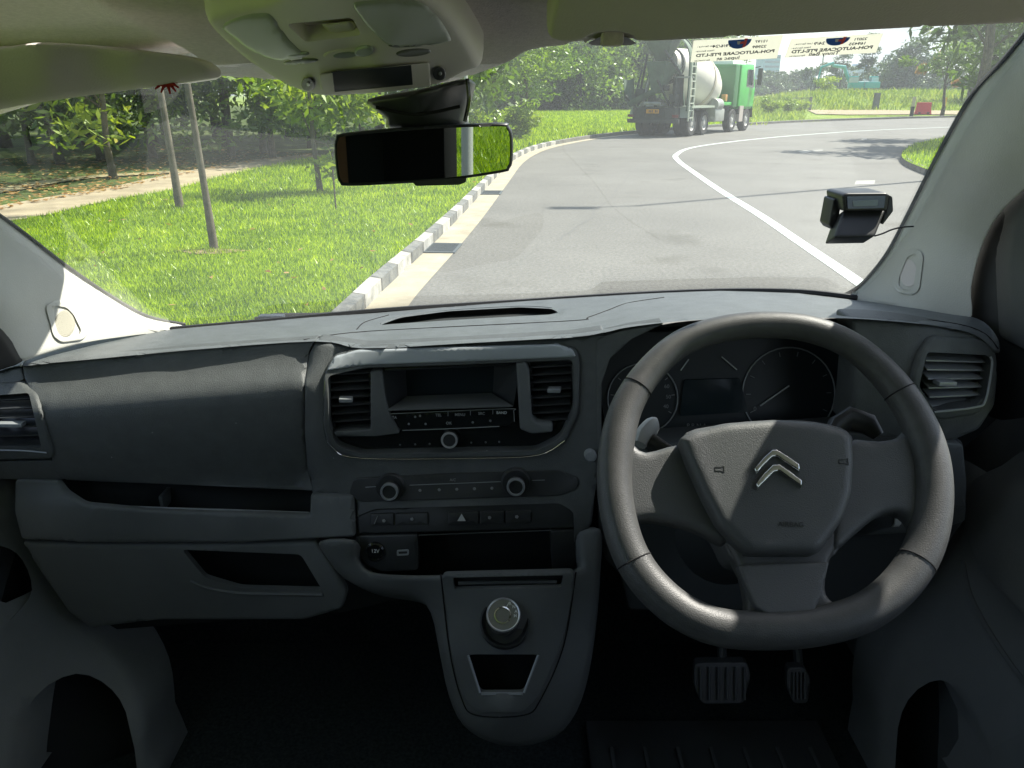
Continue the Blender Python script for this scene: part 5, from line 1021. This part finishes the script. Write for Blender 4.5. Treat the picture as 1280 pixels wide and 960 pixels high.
fr = MB(); [fr.bar((-.9, 0, z), (.9, 0, z), .06, .06) for z in (.2, 1.25)]; [fr.bar((q, 0, .1), (q, 0, 1.3), .06, .06, (0, 1, 0)) for q in (-.9, 0, .9)]; fr.build('frame', gw, wg); fr = MB(); [fr.bar((-.9 + q * .1, 0, .2), (-.9 + q * .1, 0, 1.25), .015, .015, (0, 1, 0)) for q in range(19)]; fr.build('mesh_panel', gw, wg)
# excavators
def excavator(px, d, rz, lb, boom=True, sc=1):
    x, y = atd(px, d); r_ = empty('excavator', (x, y, float(hgt(x, y)) - .1), rz); r_.scale = (sc,) * 3; tag(r_, lb, 'excavator', 'turquoise excavators in the field'); tq = mat('turquoise_paint', (.06, .38, .36), .5); dk = mat('track_black', (.04, .04, .04), .8)
    for q in (-1, 1): MB().add([(-1.7, q*1.1-.28, .5), (-1.3, q*1.1-.28, 0), (1.3, q*1.1-.28, 0), (1.7, q*1.1-.28, .5), (1.4, q*1.1-.28, .9), (-1.4, q*1.1-.28, .9)] + [(-1.7, q*1.1+.28, .5), (-1.3, q*1.1+.28, 0), (1.3, q*1.1+.28, 0), (1.7, q*1.1+.28, .5), (1.4, q*1.1+.28, .9), (-1.4, q*1.1+.28, .9)], [(0,1,2,3,4,5), (11,10,9,8,7,6)] + [(i, (i+1)%6, 6+(i+1)%6, 6+i) for i in range(6)]).build('track', dk, r_, bevel=.05)
    MB().box((-.5, 0, 1.6), (3.0, 2.3, 1.1)).build('body', tq, r_, bevel=.15); MB().box((.7, .7, 2.3), (1.3, .95, 1.6)).build('cab', tq, r_, bevel=.1); MB().box((.72, .7, 2.45), (1.34, .99, .9)).build('cab_window', mat('cab_glass', (.4, .5, .5), .2), r_)
    MB().box((-1.7, 0, 1.75), (.6, 2.2, .9)).build('counterweight', mat('weight_white', (.5, .6, .6), .5), r_, bevel=.15)
    if boom: MB().tube([(1, -.1, 1.9), (2.4, -.1, 4.6), (4.6, -.1, 4.9)], [.3, .38, .24], 8).build('boom', tq, r_); MB().tube([(4.4, -.1, 5.3), (6.6, -.1, 4.6), (6.9, -.1, 2.2)], [.26, .22, .14], 8).build('arm', tq, r_); MB().add([(6.4,-.6,2.2),(7.3,-.6,2.2),(7.1,-.6,1.1),(6.1,-.6,1.4),(6.4,.5,2.2),(7.3,.5,2.2),(7.1,.5,1.1),(6.1,.5,1.4)], [(0,1,2,3),(7,6,5,4),(0,4,5,1),(1,5,6,2),(2,6,7,3)]).build('bucket', dk, r_)
excavator(1064, 150, R(180), 'turquoise excavator with raised arched boom', True, 1.0); excavator(1084, 150, R(10), 'turquoise excavator seen as cab and body right of the raised boom', False, 1.0)
# light tower, buildings
x, y = atd(1020, 330); lt = empty('floodlight_mast', (x, y, 0)); tag(lt, 'tall floodlight mast above the distant trees', 'light mast'); lg = mat('mast_grey', (.3, .32, .33), .6)
MB().tube([(0, 0, 0), (0, 0, 19)], [.45, .3], 8).build('mast', lg, lt); MB().box((0, 0, 19.8), (2.6, .6, 3.4)).build('lamp_frame', lg, lt)
for q in range(3):
    for z in range(4): MB().box((-.85 + q * .85, -.35, 18.5 + z * .85), (.6, .2, .6)).build('floodlight', mat('lamp_face', (.5, .52, .52), .4), lt)
def tower(px, d, wd, h, col, lb, nfl, nb=5, dp=14, rz=.1):
    x, y = atd(px, d); r_ = empty('tower_block', (x, y, 0), rz); tag(r_, lb, 'building', 'distant buildings on the skyline'); wm = mat('tower_' + lb.split()[0] + str(int(px)), col, .6)
    MB().box((0, 0, h / 2), (wd, dp, h)).build('wall', wm, r_); MB().box((0, 0, h + .8), (wd * .4, dp * .4, 1.8)).build('roof_plant', wm, r_)
    gm_ = mat('tower_glass', (.10, .17, .22), .25)
    for i in range(nfl): MB().box((0, -dp / 2 - .02, h * (i + .55) / nfl), (wd * .92, .12, h / nfl * .45)).build('window_band', gm_, r_)
tower(953, 420, 8, 20, (.12, .32, .44), 'tall blue glass tower beside the truck cab', 9, rz=.0); tower(1066, 500, 17, 17, (.22, .36, .48), 'blue grey block behind the turquoise excavators', 7); tower(978, 600, 18, 13, (.5, .52, .52), 'pale low block just right of the blue tower', 5); tower(998, 620, 14, 15, (.5, .52, .52), 'pale stepped block left of the floodlight mast', 5)
tower(1271, 700, 16, 33, (.5, .52, .54), 'pale tower block at the right end of the skyline', 9); tower(1284, 700, 16, 38, (.5, .52, .54), 'pale tower block half behind the driver side pillar', 9)

# pale humid air over the far field
hz = MB(); hz.box((0, 400, 22.5), (2000, 2100, 47.5)); hzm = bpy.data.materials.new('humid_air'); hzm.use_nodes = True; t = hzm.node_tree; t.nodes.clear(); o_ = t.nodes.new('ShaderNodeOutputMaterial'); pv = t.nodes.new('ShaderNodeVolumePrincipled')
pv.inputs['Color'].default_value = (.86, .93, 1, 1); pv.inputs['Density'].default_value = .0006; pv.inputs['Anisotropy'].default_value = .3; t.links.new(pv.outputs[0], o_.inputs['Volume'])
tag(hz.build('haze', hzm, smooth=None), kind='stuff'); SC.cycles.volume_bounces = 0

# what the interior mirror sees: the verge behind on the right, with its post
mn = Vector((.30, -.95, -.03)).normalized(); dv = Vector([float(q) for q in rays(585, 190)]); rv_ = dv - mn * (2 * dv.dot(mn)); h0 = PV(585, 190, .88); k_ = (.12 - h0.z) / rv_.z * .62; pp_ = h0 + rv_ * k_
o = MB().tube([(0, 0, -.05), (0, 0, 3.2)], .06, 12).build('white_post', MATS['post_white']); o.location = (pp_.x, pp_.y, .12); tag(o, 'slim white post on the verge behind the van, seen in the interior mirror', 'post')
p = np.stack([pp_.x + r.normal(0, 4.5, 60000), pp_.y + r.normal(0, 4.5, 60000)], -1); p = p[(p[:, 0] > 4.6) & (p[:, 1] < -3.2)]
tag(link('grass', blades('verge_grass', p, .10, .02, gm1, .12, 9)), 'grass of the verge behind the van', 'grass', kind='stuff')
for dx_, dy_, sc_, lb in ((6, -9, .8, 'leafy verge tree behind the van, beside the white post'), (10, -5, .7, 'leafy verge tree behind the van, nearer the road')): tree('leafy_tree', pp_.x + dx_, pp_.y + dy_, 'forest2', 2, sc_, lb, z=.12)
# ---------------- concrete mixer truck ----------------
tx, ty = G(864, 170.5)
tk = empty('mixer_truck', (tx, ty, 0), R(90 - 35)); tk.scale = (1, 1, 1)
tag(tk, 'green and white concrete mixer truck with ladder, driving away round the bend', 'truck')
# local frame: +x forward, +y to the truck's left; origin under the rear right wheel
tg = mat('truck_green', (.022, .44, .03), .4, coat=.3, var=.12, vscale=2); td = mat('truck_dark', (.035, .045, .038), .6, var=.4, vscale=3); tgd = mat('truck_dusty_green', (.07, .12, .075), .7, var=.4, vscale=2)
tw_ = mat('drum_cream', (.72, .69, .61), .5, var=.12, vscale=.8); ts = mat('truck_steel', (.34, .36, .33), .5, .3, var=.3, vscale=3); ty_ = mat('tyre', (.035, .035, .035), .8); tgl = mat('truck_glass', (.03, .04, .045), .15)
rimt = mat('wheel_rim', (.42, .42, .40), .5, var=.2)
W = 2.4
def wheel(x, y, dual=False):
    M = Matrix.Translation((x, y, .52)) @ Matrix.Rotation(R(90), 4, 'X'); s = -1 if y > W / 2 else 1
    w0 = MB().lathe([(.30, -.15), (.46, -.16), (.52, -.12), (.52, .12), (.46, .16), (.30, .15)], M, 28, cap=False).build('wheel', ty_, tk)
    k = .15 * s; MB().lathe([(.30, k * .95), (.27, k * .6), (.14, k * .45), (.12, k * .95), (.05, k * 1.05), (.004, k * 1.05)], M, 28, cap=False).build('rim', rimt, w0)
    return w0
for x in (0, 1.35, 4.75, 6.65):
    for y in (.0, W):
        wheel(x, y + (.16 if y == 0 else -.16))
        if x < 2: wheel(x, y + (.50 if y == 0 else -.50))
fr = MB(); [fr.box((3.0, y, .95), (8.6, .12, .3)) for y in (.75, 1.65)]; [fr.box((x, 1.2, .95), (.12, .9, .2)) for x in (-1, 1, 3, 5)]; fr.build('chassis', td, tk)
MB().box((-1.28, 1.2, .62), (.12, 2.3, .16)).build('rear_bumper', td, tk, bevel=.02)
MB().box((-1.36, 1.2, 1.0), (.03, .56, .16)).build('number_plate', mat('plate_yellow', (.75, .36, .05), .5), tk)
mp_ = MB(); [mp_.box((-1.378, 1.2 + q * .07, 1.0), (.006, .04, .09)) for q in (-3, -2, 0, 1, 2)]; mp_.build('plate_lettering', td, tk)
for y in (.2, 2.2):
    l_ = MB().box((-1.34, y, .82), (.05, .26, .11)).build('tail_light', mat('lamp_red', (.16, .02, .02), .3), tk, bevel=.02)
MB().box((-1.0, 1.2, .9), (.55, 1.9, .5)).build('rear_frame', td, tk, bevel=.04)
for y in (.12, W - .12):     # fenders over rear axles
    MB().add([(-.75, y-.3, .75), (-.55, y-.3, 1.12), (1.9, y-.3, 1.12), (2.1, y-.3, .75), (-.75, y+.3, .75), (-.55, y+.3, 1.12), (1.9, y+.3, 1.12), (2.1, y+.3, .75), (-.55, y-.3, 1.2), (1.9, y-.3, 1.2), (-.55, y+.3, 1.2), (1.9, y+.3, 1.2)], [(0,1,5,4),(1,2,6,5),(2,3,7,6),(8,9,11,10),(1,2,9,8),(5,6,11,10),(1,5,10,8),(2,6,11,9)]).build('mudguard', mat('guard_pale', (.36, .42, .34), .5), tk)
MB().box((3.1, .25, .78), (1.15, .5, .55)).build('fuel_tank', ts, tk, bevel=.08); MB().lathe([(.26, -.35), (.26, .35)], Matrix.Translation((3.0, .2, 1.22)) @ Matrix.Rotation(R(90), 4, 'Y'), 20).build('air_tank', ts, tk); MB().box((5.7, .1, .8), (.5, .3, .7)).build('mud_flap', mat('flap_pale', (.45, .4, .36), .7), tk)
# drum
ax = Matrix.Translation((1.0, 1.2, 2.55)) @ Matrix.Rotation(R(90 - 13), 4, 'Y')
prof = [(.02, 3.15), (.35, 3.1), (.72, 2.9), (.95, 2.5), (1.10, 1.9), (1.16, 1.2), (1.14, .6), (1.0, -.2), (.80, -1.0), (.62, -1.6), (.55, -1.75), (.5, -1.7)]
axd = Matrix.Translation((1.2, 1.2, 2.50)) @ Matrix.Rotation(R(90 + 14), 4, 'Y')
axd = Matrix.Translation((1.25, 1.2, 2.45)) @ Matrix.Rotation(R(90), 4, 'Y') @ Matrix.Rotation(R(13), 4, 'Y')
dr = MB().lathe(prof, axd, 40).build('drum', tw_, tk, smooth=50)
MB().lathe([(1.165, 1.0), (1.185, 1.02), (1.185, 1.2), (1.165, 1.22)], axd, 40, cap=False).build('drum_band', mat('drum_band_pale', (.5, .45, .36), .6), dr)
MB().lathe([(.66, -1.5), (.72, -1.5), (.72, -1.3), (.66, -1.3)], axd, 32, cap=False).build('roller_ring', td, dr)
# pedestals
MB().add([(3.9,.6,1.1),(4.4,.6,1.1),(4.4,1.8,1.1),(3.9,1.8,1.1),(4.1,.8,2.2),(4.4,.8,2.2),(4.4,1.6,2.2),(4.1,1.6,2.2)], [(0,1,5,4),(1,2,6,5),(2,3,7,6),(3,0,4,7),(4,5,6,7)]).build('front_pedestal', tg, tk)
MB().box((4.0, .35, 1.25), (1.5, .5, .14)).build('side_step', tg, tk, bevel=.02); MB().box((4.25, .3, 1.5), (.25, .2, .3)).build('oil_can', mat('can_orange', (.5, .25, .06), .6), tk, bevel=.02)
pd = MB(); [pd.bar((-.9, y, 1.1), (-.4, y, 2.6), .14, .1) for y in (.55, 1.85)]; [pd.bar((.3, y, 1.1), (-.4, y, 2.6), .1, .08) for y in (.55, 1.85)]; pd.bar((-.5, .55, 2.5), (-.5, 1.85, 2.5), .12, .12); pd.build('rear_pedestal', tgd, tk)
# hopper and chutes
MB().add([(-1.3,.55,3.85),(-.3,.55,3.85),(-.3,1.85,3.85),(-1.3,1.85,3.85),(-.85,.95,2.95),(-.45,.95,2.95),(-.45,1.45,2.95),(-.85,1.45,2.95)], [(0,1,5,4),(1,2,6,5),(2,3,7,6),(3,0,4,7)]).build('hopper', tgd, tk, bevel=.02)
MB().add([(-1.25,.75,2.9),(-.55,.55,2.7),(-.55,1.85,2.7),(-1.25,1.65,2.9),(-1.2,1.0,1.75),(-.9,1.0,1.7),(-.9,1.4,1.7),(-1.2,1.4,1.75)], [(0,1,5,4),(1,2,6,5),(2,3,7,6),(3,0,4,7)]).build('collector', tgd, tk)
def chute(a, b, r, nm, m=tgd):
    a = Vector(a); b = Vector(b); d = (b - a).normalized(); s = d.cross(Vector((0, 0, 1))).normalized(); u = s.cross(d); v = []; f = []
    for p in (a, b):
        for k in range(9): t_ = math.pi * (k / 8) + math.pi; v.append(p + s * math.cos(t_) * r + u * math.sin(t_) * r)
    for p in (a, b):
        for k in range(9): t_ = math.pi * (k / 8) + math.pi; v.append(p + s * math.cos(t_) * r * .9 + u * math.sin(t_) * r * .9)
    for k in range(8): f += [(k, k + 1, 9 + k + 1, 9 + k), (18 + k, 18 + k + 1, 27 + k + 1, 27 + k)]
    return MB().add(v, f).build(nm, m, tk, smooth=60)
chute((-1.1, 1.3, 1.9), (-1.45, 2.3, 1.35), .24, 'discharge_chute'); chute((-1.4, 2.25, 1.45), (-1.1, 2.5, 2.3), .22, 'folding_chute'); chute((-.95, .3, 1.2), (-.9, .35, 2.4), .22, 'spare_chute', td)
for a, b, r in (((-1.2, 1.9, 1.0), (-1.5, 2.4, 1.6), .05), ((-1.0, .6, 1.2), (-1.3, 1.1, 2.2), .05), ((-1.1, 1.8, 1.2), (-.9, 1.5, 2.9), .06), ((-1.2, 2.2, 1.2), (-1.1, 1.9, 2.6), .04), ((-1.3, .9, 1.3), (-1.35, 1.6, 1.3), .07), ((-1.25, .3, 1.25), (-1.25, .3, 2.3), .04), ((-.8, .3, 2.4), (-1.2, .9, 3.3), .05), ((-.7, 2.2, 1.2), (-.9, 1.8, 3.2), .05)):
    MB().tube([a, b], r, 8).build('strut', td if r < .06 else ts, tk)
for y, z, s in ((.45, 1.5, .3), (1.9, 1.7, .35), (1.4, 1.45, .28), (.8, 1.9, .22)): MB().box((-1.05, y, z), (s, s, s)).build('machinery_box', td, tk, bevel=.03)
# arched guard rail and ladder on the right side
gr_ = MB(); [gr_.tube(crom([(-.75 + q, -.02, 1.0), (-.75 + q, -.02, 2.6), (-.7 + q, .1, 3.3), (-.6 + q, .5, 3.75), (-.5 + q, 1.0, 3.9)], 5, False), .035, 8) for q in (0, .5)]; gr_.build('ladder_arch', tgd, tk)
sh = MB(); c_ = crom([(0, -.0, 2.35), (0, .0, 2.9), (0, .12, 3.35), (0, .5, 3.75), (0, 1.2, 3.95)], 5, False); n = len(c_)
sh.add([(-.72, p[1], p[2]) for p in c_] + [(-.28, p[1], p[2]) for p in c_], [(i, i + 1, n + i + 1, n + i) for i in range(n - 1)]); sh.build('arch_shield', tgd, tk, smooth=60)
ld = MB(); [ld.bar((-.78 + q * .46, -.12, .62), (-.78 + q * .46, -.12, 2.9), .05, .05, (0, 1, 0)) for q in (0, 1)]; [ld.bar((-.78, -.12, .75 + k * .28), (-.32, -.12, .75 + k * .28), .05, .04) for k in range(8)]; ld.build('ladder', mat('ladder_pale', (.5, .55, .45), .5), tk)
MB().box((-.5, .3, 2.3), (.7, .7, .06)).build('platform', ts, tk)
# cab
cabv = [(5.35,.0,1.0),(7.45,.0,1.0),(7.45,W,1.0),(5.35,W,1.0),(5.35,.0,2.95),(7.2,.05,3.0),(7.2,W-.05,3.0),(5.35,W,2.95),(7.5,.0,1.9),(7.5,W,1.9)]
cb = MB().add(cabv, [(0,3,2,1),(4,5,6,7),(0,4,7,3),(0,1,8,5,4),(3,7,6,9,2),(1,2,9,8),(8,9,6,5)]).build('cab', tg, tk, bevel=.08)
MB().box((5.0, 1.2, 2.0), (.55, 2.3, 1.85)).build('cab_rear_box', mat('truck_green_deep', (.02, .15, .03), .5), tk, bevel=.04)
MB().add([(5.6,.5,2.98),(7.1,.4,3.0),(7.1,2.0,3.0),(5.6,1.9,2.98),(5.7,.6,3.14),(6.9,.5,3.16),(6.9,1.9,3.16),(5.7,1.8,3.14)], [(0,1,5,4),(1,2,6,5),(2,3,7,6),(3,0,4,7),(4,5,6,7)]).build('roof_fairing', mat('fairing_white', (.6, .68, .58), .4), tk, bevel=.04)
MB().add([(6.2,-.012,2.0),(7.25,-.012,1.95),(7.1,.02,2.75),(6.2,-.005,2.75)], [(0,1,2,3)]).build('side_window', tgl, tk)
MB().add([(6.1,-.008,1.05),(7.25,-.008,1.05),(7.25,-.008,1.08),(6.1,-.008,1.08)], [(0,1,2,3)]).build('door_line', td, tk)
m1 = MB(); m1.box((7.35, -.22, 2.45), (.12, .22, .75)); m1.build('side_mirror', td, tk, bevel=.03); MB().tube([(7.2, 0, 2.85), (7.35, -.2, 2.9)], .025, 6).build('mirror_arm', td, tk)
for x in (4.75, 6.65): MB().add([(x-.75,-.02,.6),(x-.6,-.02,1.12),(x+.6,-.02,1.12),(x+.75,-.02,.6),(x-.75,.5,.6),(x-.6,.5,1.12),(x+.6,.5,1.12),(x+.75,.5,.6)], [(0,1,5,4),(1,2,6,5),(2,3,7,6)]).build('wheel_arch', td, tk)
